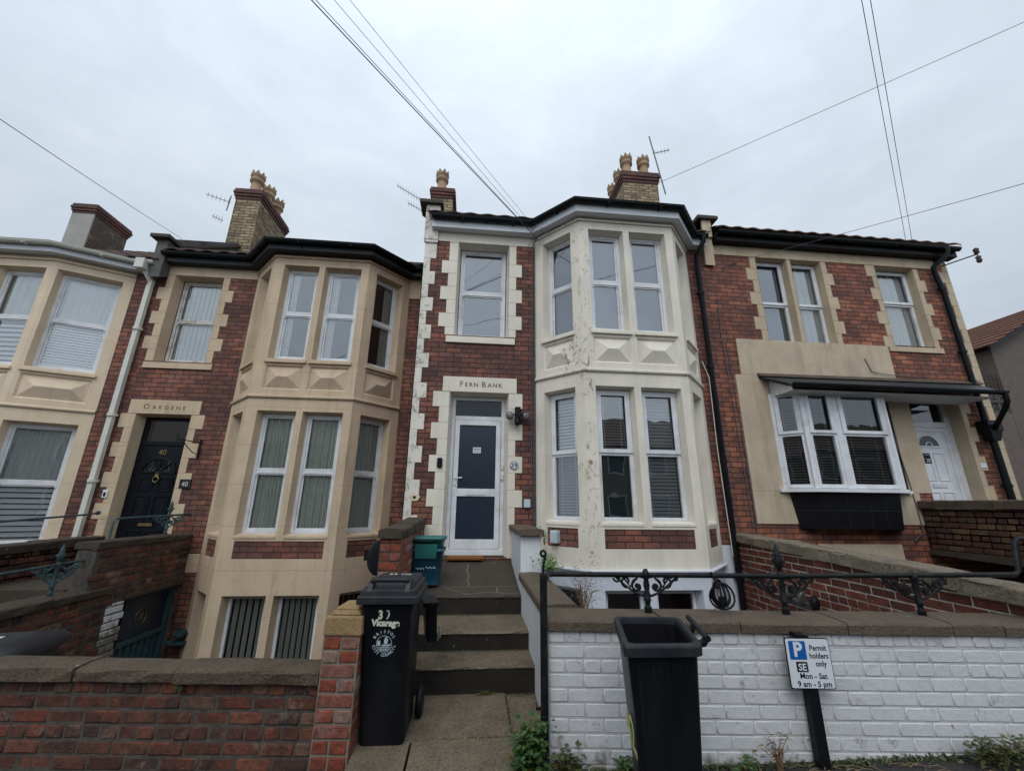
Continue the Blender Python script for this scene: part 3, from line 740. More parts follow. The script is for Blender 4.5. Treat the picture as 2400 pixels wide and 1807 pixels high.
downpipe(h39, [(4.02, 6.12, 6.36), (4.02, 6.14, 6.25), (3.90, 6.24, 6.12), (3.89, 6.24, 6.0), (4.0, 6.24, 5.6), (4.0, 6.24, -1.4)] if 0 else [(4.06, 6.05, 6.38), (4.05, 6.06, 6.26), (3.97, 6.2, 6.05), (3.98, 6.23, 5.95), (3.99, 6.23, -1.4)], .042, 'black', (5.3, 3.9, 2.3, .6))
# door
d = MB(); DT = Fr(0, 6.49)
d.box(-.365, -.305, 0, .07, .92, 3.285, DT); d.box(.435, .495, 0, .07, .92, 3.285, DT); d.box(-.305, .435, 0, .07, 3.225, 3.285, DT); d.box(-.305, .435, 0, .07, 2.90, 2.965, DT); d.box(-.365, .495, -.03, .07, .88, .965, DT)
dr = d.build('door_frame', M['upvc'], h39, bevel=.004, seg=1)
g = MB(); g.face([DT(-.305, .03, 2.965), DT(.435, .03, 2.965), DT(.435, .03, 3.225), DT(-.305, .03, 3.225)]); g.build('transom_glass', M['frost'], dr)
d = MB(); D0, D1 = -.30, .43
for a, b_, c, e in ((D0, D0+.075, .97, 2.895), (D1-.075, D1, .97, 2.895), (D0+.075, D1-.075, 2.815, 2.895), (D0+.075, D1-.075, 1.715, 1.83), (D0+.075, D1-.075, .97, 1.10)): d.box(a, b_, -.012, .045, c, e, DT)
door = d.build('front_door', M['upvc'], h39, bevel=.006)
g = MB()
for c, e in ((1.83, 2.815), (1.10, 1.715)): g.face([DT(D0+.075, .012, c), DT(D1-.075, .012, c), DT(D1-.075, .012, e), DT(D0+.075, .012, e)])
g.build('door_glass', M['frost2'], door)
g = MB(); g.box(D0+.02, D0+.05, -.03, -.012, 1.88, 2.06, DT); g.tube([DT(D0+.035, -.05, 1.985), DT(D0+.145, -.05, 1.99)], .009, 8); g.tube([DT(D0+.035, -.012, 1.985), DT(D0+.035, -.055, 1.985)], .009, 8); g.box(D0+.025, D0+.045, -.02, -.012, 1.74, 1.83, DT); g.build('door_handle', M['upvc'], door)
g = MB(); g.box(-.08, .21, -.022, -.012, 1.735, 1.80, DT); g.build('letterbox', M['fascia'], door, bevel=.004)
g = MB(); g.box(-.005, .12, .004, .0105, 2.375, 2.465, DT); g.build('paper_notice', M['signw'], door)
g = MB()
for k in range(9): g.box(.005+k*.012, .012+k*.012, .002, .004, 2.425, 2.437+.006*(k % 3), DT)
g.box(.012, .11, .002, .004, 2.395, 2.401, DT)
g.build('notice_print', M['signk'], door)
# small fixings of 39
g = MB(); g.box(-.535, -.455, -.05, -.012, 2.12, 2.27, TT); g.build('doorbell_camera', M['signk'], h39, bevel=.02)
g = MB(); g.lathe([(.066, 0), (.066, .012)], 0, 0, 24, T=lambda x, y, z: (.63+x, 6.285-z, 2.18+y)); pl = g.build('number_plaque', M['signw'], h39)
g = MB(); text_into(g, '39', TT, .63, 2.145, .10, -.029); 
for k in range(28):
    t0, t1 = 2*pi*k/28, 2*pi*(k+1)/28; g.mesh([TT(.63+.062*cos(t0), -.0285, 2.18+.062*sin(t0)), TT(.63+.062*cos(t1), -.0285, 2.18+.062*sin(t1)), TT(.63+.055*cos(t1), -.0285, 2.18+.055*sin(t1)), TT(.63+.055*cos(t0), -.0285, 2.18+.055*sin(t0))], [(0, 1, 2, 3)])
g.build('plaque_number', M['signk'], pl)
g = MB(); g.box(.78, .875, -.07, -.001, 1.56, 1.68, TT); g.build('junction_box', M['decal'], h39, bevel=.012)
TC, _ = frame_between(J1, C1)
g = MB(); g.box(.30, .415, -.09, .02, 1.09, 1.26, TC); g.build('junction_box', M['decal'], h39, bevel=.014)
for zz in (2.13, 1.97): g = MB(); g.box(.44, .475, -.03, .0, zz, zz+.085, DT); g.build('door_hinge', M['cream_mark'], h39)
g = MB(); g.mesh([TT(-.83+.075*cos(t)*(1+.2*sin(3*t)), -.0155, 1.68+.055*sin(t)*(1+.25*cos(2*t))) for t in [2*pi*k/16 for k in range(16)]], [tuple(range(16))]); g.build('plaster_patch', M['tan41'], h39)
g = MB(); g.lathe([(.022, 0), (.018, .004)], 0, 0, 12, T=lambda x, y, z: (-.83+x, 6.284-z, 1.69+y)); g.build('vent_hole', M['signk'], h39)

# ================================================================== HOUSE 40
Y40 = 7.55; dz = -.27
h40 = thing('terraced_house', (-3.5, Y40, 0), 'tan stone and brick house with Oakdene over its dark blue door', 'house')
TT = Fr(0, Y40); w = MB(); s = MB()
wall(w, TT, -6.05, -4.33, -1.6, 5.98, [(-5.86, -4.96, .62, 3.05, .02, 0), (-5.83, -4.95, 4.02, 5.77, .02, 0)])
w.build('brick_wall', M['brick40'], h40, zoff=.06+dz); w = MB(); wall(w, TT, -1.40, -.975, -1.6, 5.98)
w.build('brick_wall', M['brick40'], h40, zoff=.06+dz)
for a, b_, z0, z1, z00, ph, h0 in ((-5.86, -4.96, .62, 3.05, 3.05, 1, .25), (-5.83, -4.95, 4.02, 5.77, 5.5, 1, .25)):
    zz = z00; kk = ph
    while zz > z0+.01:
        zn = max(zz-h0, z0); wl = .25 if kk % 2 else .14; wr = .23 if kk % 2 else .12
        s.box(a-wl, a, -.012, .1, zn+.001, zz-.001, TT); s.box(b_, b_+wr, -.012, .1, zn+.001, zz-.001, TT); zz = zn; kk += 1
    if z1 > 4: s.box(a-.14, a, -.012, .1, 5.501, 5.769, TT); s.box(b_, b_+.12, -.012, .1, 5.501, 5.769, TT)
    reveal(s, TT, a, b_, z0, z1, .2, .035, v=-.012)
s.box(-6.0, -4.83, -.018, .1, 3.051, 3.30, TT); s.box(-6.0, -4.33, -.015, .1, 5.771, 6.0, TT); s2 = MB(); s2.box(-1.40, -.98, -.015, .1, 5.55, 6.0, TT); s2.build('stone_band', M['tan40'], h40)
sill(s, TT, -5.97, -4.80, 4.015, .13, .03)
s.box(-4.70, -4.33, -.012, .1, .50, .78, TT)
s.build('stone_dressings', M['tan40'], h40, bevel=.004, seg=1)
J1, C1, C2, J2 = (-4.33, Y40), (-3.72, 6.9), (-2.05, 6.9), (-1.40, Y40)
bay(h40, Y40, J1, C1, C2, J2, dz, M['tan40'], {
    (0, 0): ('curtain', 'curtaing', None), (1, 0): ('sides', 'curtaing', 'vertical'), (1, 1): ('sides', 'curtaing', 'vertical'), (2, 0): ('rightside', 'curtaing', 'vertical')}, quo='brick40', wstyle=('sash', 'sash', 'case'), ztop=6.27, glass=('glass', 'glassd', 'glassd'))
t = MB(); text_into(t, 'O', TT, -5.77, 3.135, .125, -.0185, align='LEFT', bold=.0012); text_into(t, 'AKDENE', TT, -5.62, 3.135, .095, -.0185, spacing=1.75, align='LEFT', bold=.001)
t.build('carved_name', M['engrave_shade'], h40)
window(h40, TT, -5.785, -4.995, 4.03, 5.74, .19, 'sash', 'verticalw', mat='oldwhite', label='old wooden sash window with flaking white paint')
eaves(h40, [(-6.0, Y40), J1, C1, C2, J2, (-.98, Y40)], 5.97, M['dkgrey'], M['black'], over=.18, fh=.14)
rf = MB(); tiled_roof(rf, -6.0, -.98, Y40-.24, 6.17, 11.6, 6.17+4.29*.64); rf.face([(-6, 11.6, 8.9), (-.98, 11.6, 8.9), (-.98, 15.5, 6.2), (-6, 15.5, 6.2)])
bay_roof(rf, [J1, C1, C2, J2], 6.15, Y40, .5)
rf.build('roof', M['tile'], h40)
party_parapet(h40, -6.16, -5.96, Y40-.22, 6.2, .66, M['lead'], 'copdark', 6.42, (.08, .06))
chimney(h40, -6.28, -5.68, 9.3, 10.75, 7.0, 9.02, 9.32, [(-5.98, 9.5, 1), (-5.93, 10.0, 1), (-5.92, 10.5, 1)], label='tall yellow brick chimney with three clay pots')
shell(h40, -6.05, -.985, Y40, 5.95, slabs=(.58, 3.48, 5.95))
downpipe(h40, [(-1.13, 7.36, 6.1), (-1.13, 7.38, 6.0), (-1.13, 7.48, 5.85), (-1.13, 7.48, -1.4)], .045, 'black', (4.9, 3.2, 1.6))
DT = Fr(0, Y40+.2)
d = MB(); d.box(-5.825, -5.775, 0, .07, .62, 3.02, DT); d.box(-5.045, -4.995, 0, .07, .62, 3.02, DT); d.box(-5.775, -5.045, 0, .07, 2.97, 3.02, DT); d.box(-5.775, -5.045, -.015, .07, 2.53, 2.60, DT)
dr = d.build('door_frame', M['navy'], h40, bevel=.004, seg=1)
g = MB(); g.face([DT(-5.775, .03, 2.6), DT(-5.045, .03, 2.6), DT(-5.045, .03, 2.97), DT(-5.775, .03, 2.97)]); g.build('transom_glass', M['glass'], dr)
d = MB(); d.box(-5.77, -5.05, 0, .05, .64, 2.525, DT)
for (a, b_, c, e) in ((-5.68, -5.45, 1.75, 1.98), (-5.38, -5.14, 1.75, 1.98), (-5.68, -5.45, 1.25, 1.68), (-5.38, -5.14, 1.25, 1.68), (-5.68, -5.45, .75, 1.12), (-5.38, -5.14, .75, 1.12)):
    for (p, q_, r_, t_) in ((a, b_, c, c+.02), (a, b_, e-.02, e), (a, a+.02, c+.02, e-.02), (b_-.02, b_, c+.02, e-.02)): d.box(p, q_, -.014, 0, r_, t_, DT)
    d.box(a+.045, b_-.045, -.010, 0, c+.045, e-.045, DT)
door = d.build('front_door', M['navy'], h40, bevel=.003, seg=1)
g = MB(); cx, cz, rr = -5.41, 2.06, .27; n = 20
g.mesh([DT(cx, -.004, cz)]+[DT(cx+rr*cos(pi*k/n), -.004, cz+rr*.9*sin(pi*k/n)) for k in range(n+1)], [(0, k+1, k+2) for k in range(n)]); g.build('fanlight_glass', M['glass'], door)
g = MB()
for k in range(5): t0 = pi*k/4; g.tube([DT(cx+.05*cos(t0), -.01, cz+.05*sin(t0)), DT(cx+rr*cos(t0), -.01, cz+rr*.9*sin(t0))], .011, 6)
g.tube([DT(cx+rr*cos(pi*k/n), -.01, cz+rr*.9*sin(pi*k/n)) for k in range(n+1)], .014, 6); g.tube([DT(cx+.07*cos(pi*k/n), -.01, cz+.07*sin(pi*k/n)) for k in range(n+1)], .01, 6); g.build('fanlight_bars', M['navy'], door)
g = MB(); text_into(g, '40', DT, -5.42, 2.37, .13, -.004); g.build('door_number', M['brass'], door)
g = MB(); g.tube([DT(-5.41+.045*cos(t0), -.03, 1.95+.05*sin(t0)) for t0 in [2*pi*k/16 for k in range(17)]], .009, 6); g.box(-5.435, -5.385, -.035, 0, 1.985, 2.04, DT); g.build('door_knocker', M['brass'], door)
g = MB(); g.box(-5.52, -5.30, -.02, 0, 1.19, 1.235, DT); g.build('letterbox', M['brass'], door)
g = MB(); g.box(-4.89, -4.71, -.025, -.012, 1.80, 1.95, TT); pl = g.build('number_plaque', M['dkgrey'], h40, bevel=.01)
g = MB(); text_into(g, '40', TT, -4.80, 1.835, .105, -.027); g.build('plaque_number', M['cream_mark'], pl)
g = MB(); g.box(-6.03, -5.95, -.03, -.012, 1.63, 1.76, TT); bl = g.build('doorbell', M['signw'], h40, bevel=.008)
g = MB(); g.box(-6.005, -5.975, -.04, -.03, 1.66, 1.72, TT); g.build('bell_push', M['signk'], bl)
g = MB(); g.tube([TT(-4.70, -.02, 2.62), TT(-4.70, -.02, 2.30)], .014, 6); g.tube([TT(-4.70, -.02, 2.57), TT(-4.76, -.16, 2.57), TT(-4.82, -.36, 2.57), TT(-4.835, -.40, 2.54), TT(-4.82, -.40, 2.50), TT(-4.80, -.37, 2.52)], .009, 6)
g.tube([TT(-4.70, -.03, 2.36), TT(-4.75, -.12, 2.40), TT(-4.80, -.32, 2.55)], .007, 6); g.tube([TT(-4.835+.03*cos(t0), -.41, 2.60+.035*sin(t0)) for t0 in [-pi/2+pi*1.5*k/10 for k in range(11)]], .008, 6)
g.build('hanging_basket_bracket', M['blackpaint'], loc=TT(-4.70, 0, 2.3), label='black scroll wall bracket beside the dark blue door', cat='bracket')

# ================================================================== HOUSE 41
dz = -.50
h41 = thing('terraced_house', (-8.2, Y40, 0), 'pale stone house at the far left with white gutter and square white downpipe', 'house')
J1, C1, C2, J2 = (-10.4, Y40), (-9.35, 7.10), (-7.52, 7.10), (-6.52, Y40)
w = MB(); wall(w, TT, -6.52, -6.05, -1.6, 5.75); w.build('brick_wall', M['brick40'], h41, zoff=.06+dz); w = MB(); wall(w, TT, -11.1, -10.4, -1.6, 5.75); w.build('brick_wall', M['brick40'], h41, zoff=.06+dz)
L1 = hypot(J2[0]-C2[0], J2[1]-C2[1])
bay(h41, Y40, J1, C1, C2, J2, dz, M['tan41'], {
    (0, 0): ('curtain', 'curtain', None), (1, 0): ('curtain+shutter', 'curtain+shutter', None), (1, 1): ('curtain+shutter', 'curtain+shutter', None), (2, 0): ('curtain+venclosed', 'curtain+shutter', None)},
    quo='brick40', wstyle=('sash', 'sash', 'case'), ztop=6.30, ops=[None, [(.1, .78), (.92, 1.72)], [(.06, L1-.16)]])
eaves(h41, [(-11.0, Y40), J1, C1, C2, J2, (-6.1, Y40)], 5.76, M['fascia'], M['pipecream'], over=.17, fh=.14)
rf = MB(); tiled_roof(rf, -11.0, -6.05, Y40-.24, 5.95, 11.6, 5.95+4.29*.64, m=0); rf.face([(-11, 11.6, 8.68), (-6.05, 11.6, 8.68), (-6.05, 15.5, 6), (-11, 15.5, 6)])
bay_roof(rf, [J1, C1, C2, J2], 5.93, Y40, .5)
rf.build('roof', M['tile'], h41)
chimney(h41, -11.15, -10.6, 10.5, 11.6, 7.0, 9.12, 9.42, [], front=M['concrete'], mat='ybrickd', label='broad chimney with a rendered face and no pots')
shell(h41, -11.1, -6.06, Y40, 5.75, slabs=(.35, 3.25, 5.75))
downpipe(h41, [(-6.28, 7.33, 5.95), (-6.27, 7.34, 5.78), (-6.16, 7.46, 5.55), (-6.18, 7.47, 5.45), (-6.19, 7.47, -1.3)], .055, 'pipecream', (4.6, 3.0, 1.9), sq=True)
mb = MB(); mb.box(-6.36, -6.20, 7.22, 7.36, 5.72, 5.92); mb.build('rainwater_head', M['pipecream'], h41, bevel=.01)

# ================================================================== HOUSE 38
Y38 = 6.3; TT = Fr(0, Y38)
h38 = thing('terraced_house', (6.7, Y38, 0), 'brick and cream rendered end house with boxed white bay window under a canopy', 'house')
w = MB(); s = MB(); rn = MB(); q = MB()
O = [(5.19, 5.82, 4.47, 6.17, .02, 0), (5.90, 6.52, 4.47, 6.17, .02, 0), (7.66, 8.48, 4.50, 6.15, .02, 0), (7.60, 8.60, 1.05, 3.50, .02, 0), (5.02, 7.20, 1.86, 3.55, .02, 0), (6.3, 6.8, -.3, .1, .02, 0)]
wall(w, TT, 4.15, 9.25, -1.6, 6.38, O); w.build('brick_wall', M['brick38'], h38, zoff=.14)
for a, b_, z0, z1, zt in ((5.19, 5.82, 4.47, 6.17, 6.17), (5.90, 6.52, 4.47, 6.17, 6.17), (7.66, 8.48, 4.50, 6.15, 6.15)):
    reveal(s, TT, a+.003, b_-.003, z0, z1-.003, .17, .004, v=-.0115)
def jam(a, sgn, z1, z0, n, wd, ph):
    zz = z1; kk = ph
    while zz > z0+.01:
        zn = max(zz-.25, z0); e = wd if kk % 2 else n
        s.box(min(a, a+sgn*e), max(a, a+sgn*e), -.012, .1, zn+.001, zz-.001, TT); zz = zn; kk += 1
s.box(4.42, 8.99, -.016, .1, 6.171, 6.38, TT); s.box(5.821, 5.899, -.011, .14, 4.475, 6.165, TT)
s.box(4.15, 4.42, -.013, .1, 6.171, 6.38, TT)
jam(5.19, -1, 6.17, 4.47, .12, .22, 0); jam(6.52, 1, 6.17, 4.47, .11, .21, 0); jam(7.66, -1, 6.17, 4.47, .10, .20, 1); jam(8.48, 1, 6.15, 4.47, .10, .20, 0)
sill(s, TT, 7.52, 8.62, 4.49, .12, .03)
s.build('stone_dressings', M['quoin38'], h38, bevel=.004, seg=1); s = MB()
jam(8.60, 1, 3.5, 1.05, .10, .20, 1)
s.build('stone_dressings', M['quoin38'], h38, bevel=.004, seg=1)
zz = 6.38; kk = 0
while zz > .8:
    zn = zz-.25; q.box(9.25-(.25 if kk % 2 else .12), 9.26, -.014, .2, zn+.001, zz-.001, TT); zz = zn; kk += 1
q.build('corner_quoins', M['quoin38'], h38, bevel=.004, seg=1)
# render panel round the bay window
for a, b_, c, e in ((4.55, 7.49, 3.80, 4.468), (4.44, 5.02, 1.86, 3.80), (7.20, 7.60, 1.86, 3.80), (5.02, 7.20, 3.55, 3.80), (4.44, 7.35, 1.36, 1.86), (5.4, 6.82, .84, 1.07)): rn.box(a, b_, -.022, .1, c+.0005, e-.0005, TT)
rn.build('render_panel', M['tan38'], h38, bevel=.005)
reveal(dd := MB(), TT, 7.603, 8.597, 1.05, 3.497, .25, .0, v=-.01); dd.build('porch_reveal', M['tan38'], h38)
side = MB(); side.face([(9.25, 6.3, -1.5), (9.25, 13, -1.5), (9.25, 13, 6.5), (9.25, 6.3, 6.5)]); side.face([(9.25, 6.3, 6.4), (9.25, 13.5, 6.4), (9.25, 10.5, 9.1)]); side.build('side_wall', M['tan38'], h38)
window(h38, TT, 5.193, 5.817, 4.48, 6.165, .15, 'case', 'roller', zm=5.25, vent=True)
window(h38, TT, 5.903, 6.517, 4.48, 6.165, .15, 'case', 'curtain', zm=5.25, vent=True)
window(h38, TT, 7.663, 8.477, 4.51, 6.145, .15, 'case', 'net', zm=5.42)
eaves(h38, [(4.36, Y38), (9.35, Y38)], 6.38, M['black'], M['black'], over=.17, fh=.14)
rf = MB(); tiled_roof(rf, 4.32, 9.42, 6.06, 6.60, 10.5, 6.60+4.44*.62, amp=.022); rf.face([(4.32, 10.5, 9.3), (9.42, 10.5, 9.3), (9.42, 14.5, 6.6), (4.32, 14.5, 6.6)])
rf.build('roof', M['tileo'], h38)
shell(h38, 4.15, 9.24, Y38, 6.35, slabs=(1.0, 3.95, 6.3))
downpipe(h38, [(9.03, 6.03, 6.50), (9.02, 6.04, 6.38), (8.84, 6.2, 6.15), (8.86, 6.22, 6.05), (8.93, 6.22, 5.6), (8.93, 6.22, 3.12)], .045, 'black', (5.7, 4.4))
downpipe(h38, [(8.94, 6.2, 3.0), (8.94, 6.2, 1.2)], .05, 'black', (2.0,))
g = MB(); g.box(8.80, 9.08, 6.10, 6.28, 2.92, 3.10); g.hexa([(8.86, 6.14, 2.75), (9.02, 6.14, 2.75), (9.02, 6.26, 2.75), (8.86, 6.26, 2.75), (8.82, 6.11, 2.919), (9.06, 6.11, 2.919), (9.06, 6.27, 2.919), (8.82, 6.27, 2.919)]); g.build('rainwater_head', M['black'], h38, bevel=.008)
g = MB()
def hair(pts, w=.003):
    for (x0, z0_), (x1, z1_) in zip(pts, pts[1:]):
        L = hypot(x1-x0, z1_-z0_)+1e-6; nx, nz = -(z1_-z0_)/L*w, (x1-x0)/L*w
        g.face([TT(x0-nx, -.0235, z0_-nz), TT(x1-nx, -.0235, z1_-nz), TT(x1+nx, -.0235, z1_+nz), TT(x0+nx, -.0235, z0_+nz)])
def wan(p, q_, n, a): return [(p[0]+(q_[0]-p[0])*k/n+R.uniform(-a, a), p[1]+(q_[1]-p[1])*k/n+R.uniform(-a, a)*.6) for k in range(n+1)]
hair(wan((5.72, 4.42), (5.78, 3.9), 9, .02)); hair(wan((4.48, 3.72), (4.95, 3.62), 8, .012)); hair(wan((6.6, 4.4), (6.66, 4.05), 6, .02), .002); hair(wan((4.5, 2.8), (4.95, 2.72), 6, .012), .002); hair(wan((5.2, 4.40), (6.5, 4.34), 14, .012), .002)
g.build('render_cracks', M['quoin38'], h38)
# boxed bay window (oriel)
P0, P1, P2, P3 = (4.99, 6.28), (5.30, 5.98), (6.72, 5.95), (7.08, 6.28)
segs = [(P0, P1), (P1, P2), (P2, P3)]
ob = MB()
for (p, q_) in segs: T_, L = frame_between(p, q_); ob.box(0.001, L-.001, -.03, .3, 1.84, 1.90, T_)
orl = MB()
for (p, q_) in segs: T_, L = frame_between(p, q_); orl.box(-.04, .04, -.012, .05, 1.90, 3.46, T_); orl.box(L-.04, L+.04, -.010, .05, 1.90, 3.46, T_)
T_, L = frame_between(P1, P2); orl.box(.50, .60, -.008, .05, 1.90, 3.46, T_)
orl.build('bay_posts', M['upvc'], h38, bevel=.004, seg=1)
sl = MB(); sweep(sl, [(P0[0]-.1, P0[1]), P0, P1, P2, P3, (P3[0]+.1, P3[1])], [(-.05, 1.845), (.06, 1.845), (.06, 1.895), (-.05, 1.905)], closed=True); sl.build('bay_sill', M['upvc'], h38)
T_, L0 = frame_between(P0, P1); window(h38, T_, .04, L0-.04, 1.905, 3.45, .0, 'case', 'venetiandk', zm=2.75, glass='glassd', fw=.045)
T_, L = frame_between(P1, P2); window(h38, T_, .04, .50, 1.905, 3.45, .0, 'case', 'venetiandk', zm=2.75, glass='glassd', fw=.045); window(h38, T_, .60, L-.04, 1.905, 3.45, .0, 'case', 'venetiandk', zm=2.75, glass='glassd', fw=.05)
T_, L0 = frame_between(P2, P3); window(h38, T_, .04, L0-.04, 1.905, 3.45, .0, 'case', 'venetiandk', zm=2.75, glass='glassd', fw=.045)
g = MB()   # tapered black box below the sill
ring = lambda pts, z_: [(*p, z_) for p in pts]
top = [(5.05, 6.28), (5.34, 6.0), (6.68, 5.99), (6.98, 6.28)]; bot = [(5.13, 6.28), (5.40, 6.06), (6.66, 6.04), (6.93, 6.28)]
g.loft([ring(bot, 1.30), ring([((a[0]+b_[0])/2, (a[1]+b_[1])/2) for a, b_ in zip(top, bot)], 1.57), ring(top, 1.84)], 0, False)
bx = g.build('bay_underbox', M['signk'], h38, bevel=.01)
g = MB()
for t_ in (.3, .6, .8):
    x0, x1 = top[1][0]+(top[2][0]-top[1][0])*t_, bot[1][0]+(bot[2][0]-bot[1][0])*t_; g.tube([(x0, 5.993, 1.82), (x1, 6.046, 1.32)], .004, 4)
g.tube([((top[k][0]+bot[k][0])/2, (top[k][1]+bot[k][1])/2-(.003 if k in (1, 2) else 0), 1.57) for k in range(4)], .004, 4)
g.build('panel_seams', M['dkgrey'], bx)
# canopy
g = MB(); cy = 5.72
g.hexa([(5.02, cy, 3.44), (8.66, cy, 3.475), (9.12, 6.28, 3.76), (4.86, 6.28, 3.74), (5.02, cy, 3.475), (8.68, cy, 3.50), (9.14, 6.28, 3.80), (4.84, 6.28, 3.78)])
cn = g.build('canopy', M['dkgrey'], h38, bevel=.004, seg=1)
g = MB(); g.hexa([(5.02, 5.80, 3.41), (5.05, 5.80, 3.41), (5.05, 6.27, 3.41), (5.02, 6.27, 3.41), (5.02, 5.80, 3.46), (5.05, 5.80, 3.46), (5.05, 6.27, 3.70), (5.02, 6.27, 3.70)]); g.build('canopy_cheek', M['upvc'], cn)
g = MB(); g.hexa([(4.84, 6.2, 3.76), (9.14, 6.2, 3.78), (9.14, 6.28, 3.80), (4.84, 6.28, 3.78), (4.84, 6.21, 3.785), (9.14, 6.21, 3.805), (9.14, 6.279, 3.86), (4.84, 6.279, 3.84)]); g.build('mortar_flashing', M['copold'], cn)
g = MB(); g.box(5.03, 8.62, 5.76, 6.27, 3.40, 3.409); g.build('canopy_soffit', M['fascia'], cn)
g = MB(); sweep(g, [(4.90, cy), (8.70, cy)], gutter_prof(.002, 3.475, .05), 0, True); g.build('canopy_gutter', M['black'], cn)
g = MB(); g.tube([(8.66, 5.66, 3.45), (8.66, 5.66, 3.32), (8.67, 5.72, 3.22), (8.88, 6.05, 3.0), (8.93, 6.12, 2.95)], .038, 10); g.build('canopy_pipe', M['black'], cn)
# white door of 38
DT = Fr(0, Y38+.2)
d = MB(); d.box(7.60, 7.68, 0, .07, 1.05, 3.50, DT); d.box(8.50, 8.60, 0, .07, 1.05, 3.50, DT); d.box(7.68, 8.50, 0, .07, 3.46, 3.50, DT); d.box(7.68, 8.50, 0, .07, 3.02, 3.12, DT)
dr = d.build('door_frame', M['upvc'], h38, bevel=.004, seg=1)
g = MB(); g.face([DT(7.68, .03, 3.12), DT(8.5, .03, 3.12), DT(8.5, .03, 3.46), DT(7.68, .03, 3.46)]); g.build('transom_glass', M['glassd'], dr)
d = MB(); d.box(7.685, 8.495, 0, .05, 1.07, 3.015, DT)
for (a, b_, c, e) in ((7.80, 8.02, 2.08, 2.57), (8.07, 8.28, 2.08, 2.57), (7.80, 8.02, 1.25, 1.90), (8.07, 8.28, 1.25, 1.90), (7.74, 8.42, 1.12, 2.96)):
    for (p, q_, r_, t_) in ((a, b_, c, c+.018), (a, b_, e-.018, e), (a, a+.018, c+.018, e-.018), (b_-.018, b_, c+.018, e-.018)): d.box(p, q_, -.012, 0, r_, t_, DT)
door = d.build('front_door', M['upvc'], h38, bevel=.003, seg=1)
g = MB(); cx, cz, rr = 8.04, 2.69, .19
g.mesh([DT(cx, -.004, cz)]+[DT(cx+rr*cos(pi*k/16), -.004, cz+rr*.9*sin(pi*k/16)) for k in range(17)], [(0, k+1, k+2) for k in range(16)]); fg = g.build('fanlight_glass', M['frost'], door)
g = MB(); g.tube([DT(cx+(rr+.008)*cos(pi*k/16), -.006, cz+(rr*.9+.008)*sin(pi*k/16)) for k in range(17)], .009, 5); g.tube([DT(cx+.06*cos(pi*k/10), -.006, cz+.06*sin(pi*k/10)) for k in range(11)], .012, 5); g.box(7.80, 8.28, -.012, 0, 2.66, 2.68, DT); g.build('fanlight_trim', M['upvc'], fg)
g = MB(); g.box(7.91, 8.17, -.016, 0, 1.97, 2.04, DT); g.build('letterbox', M['fascia'], door, bevel=.004)
g = MB(); g.box(7.88, 8.0, -.008, 0, 2.38, 2.57, DT); np_ = g.build('number_plate', M['signk'], door)
g = MB(); text_into(g, '38', DT, 7.94, 2.40, .085, -.010); text_into(g, 'Vicarage', DT, 7.94, 2.52, .024, -.010); g.build('plate_number', M['signw'], np_)
g = MB(); g.box(8.66, 8.78, -.02, -.012, 2.30, 2.38, TT); g.build('name_plate', M['signw'], h38)
g = MB(); g.tube([(9.08, 6.25, 6.22), (9.35, 5.95, 6.27), (9.42, 5.88, 6.28)], .012, 6); g.tube([(9.42, 5.88, 6.15), (9.42, 5.88, 6.42)], .01, 6); g.lathe([(.0, 6.42), (.035, 6.40), (.045, 6.36), (.03, 6.34), (.045, 6.31), (.02, 6.29)], 9.42, 5.88, 12); g.lathe([(.02, 6.24), (.045, 6.22), (.03, 6.18), (.045, 6.15), (.03, 6.11), (.0, 6.09)], 9.42, 5.88, 12); g.build('wire_insulator', M['tile'], h38)

# ================================================================== neighbouring building, trellis, block wall
nb = thing('gable_house', (16.5, 9.5, 0), 'brown pebbledash building with an orange tiled roof at the far right edge', 'house')
g = MB(); g.hexa([(14.55, 9.5, -1.5), (20.5, 9.5, -1.5), (20.5, 15, -1.5), (14.55, 15, -1.5), (14.55, 9.5, 6.0), (20.5, 9.5, 6.0), (20.5, 15, 6.0), (14.55, 15, 6.0)]); g.face([(14.55, 9.5, 6.0), (20.5, 9.5, 6.0), (17.5, 9.5, 7.6)]); g.build('wall', M['render'], nb)
g = MB()
for k in range(12):
    y0 = 9.32+k*.42; 
    for i in range(10):
        a, b_ = i/10, (i+1)/10; f = lambda t_, l: (14.3+3.25*t_, 6.0+1.78*t_+.05+l)
        p, q_ = f(a, .05), f(b_, .0); g.hexa([(p[0], y0, p[1]-.06), (q_[0], y0, q_[1]-.06), (q_[0], y0+.42, q_[1]-.06), (p[0], y0+.42, p[1]-.06), (p[0], y0+.0, p[1]), (q_[0], y0, q_[1]), (q_[0], y0+.42, q_[1]+.0), (p[0], y0+.42, p[1])])
g.hexa([(17.5, 9.3, 7.7), (20.8, 9.3, 5.9), (20.8, 15, 5.9), (17.5, 15, 7.7), (17.5, 9.3, 7.8), (20.8, 9.3, 6.0), (20.8, 15, 6.0), (17.5, 15, 7.8)])
g.build('roof', M['tileo'], nb, bevel=.01, seg=1)
g = MB(); g.hexa([(14.25, 9.28, 5.9), (17.5, 9.28, 7.66), (17.5, 9.34, 7.66), (14.25, 9.34, 5.9), (14.25, 9.28, 6.0), (17.5, 9.28, 7.76), (17.5, 9.34, 7.76), (14.25, 9.34, 6.0)]); g.build('bargeboard', M['black'], nb)
g = MB(); g.lathe([(.02, 0), (.09, .03), (.10, .08), (.07, .13), (.0, .14)], 0, 0, 14, T=lambda x, y, z: (14.9+x, 9.5-z, 3.6+y)); g.build('round_light', M['signw'], nb)
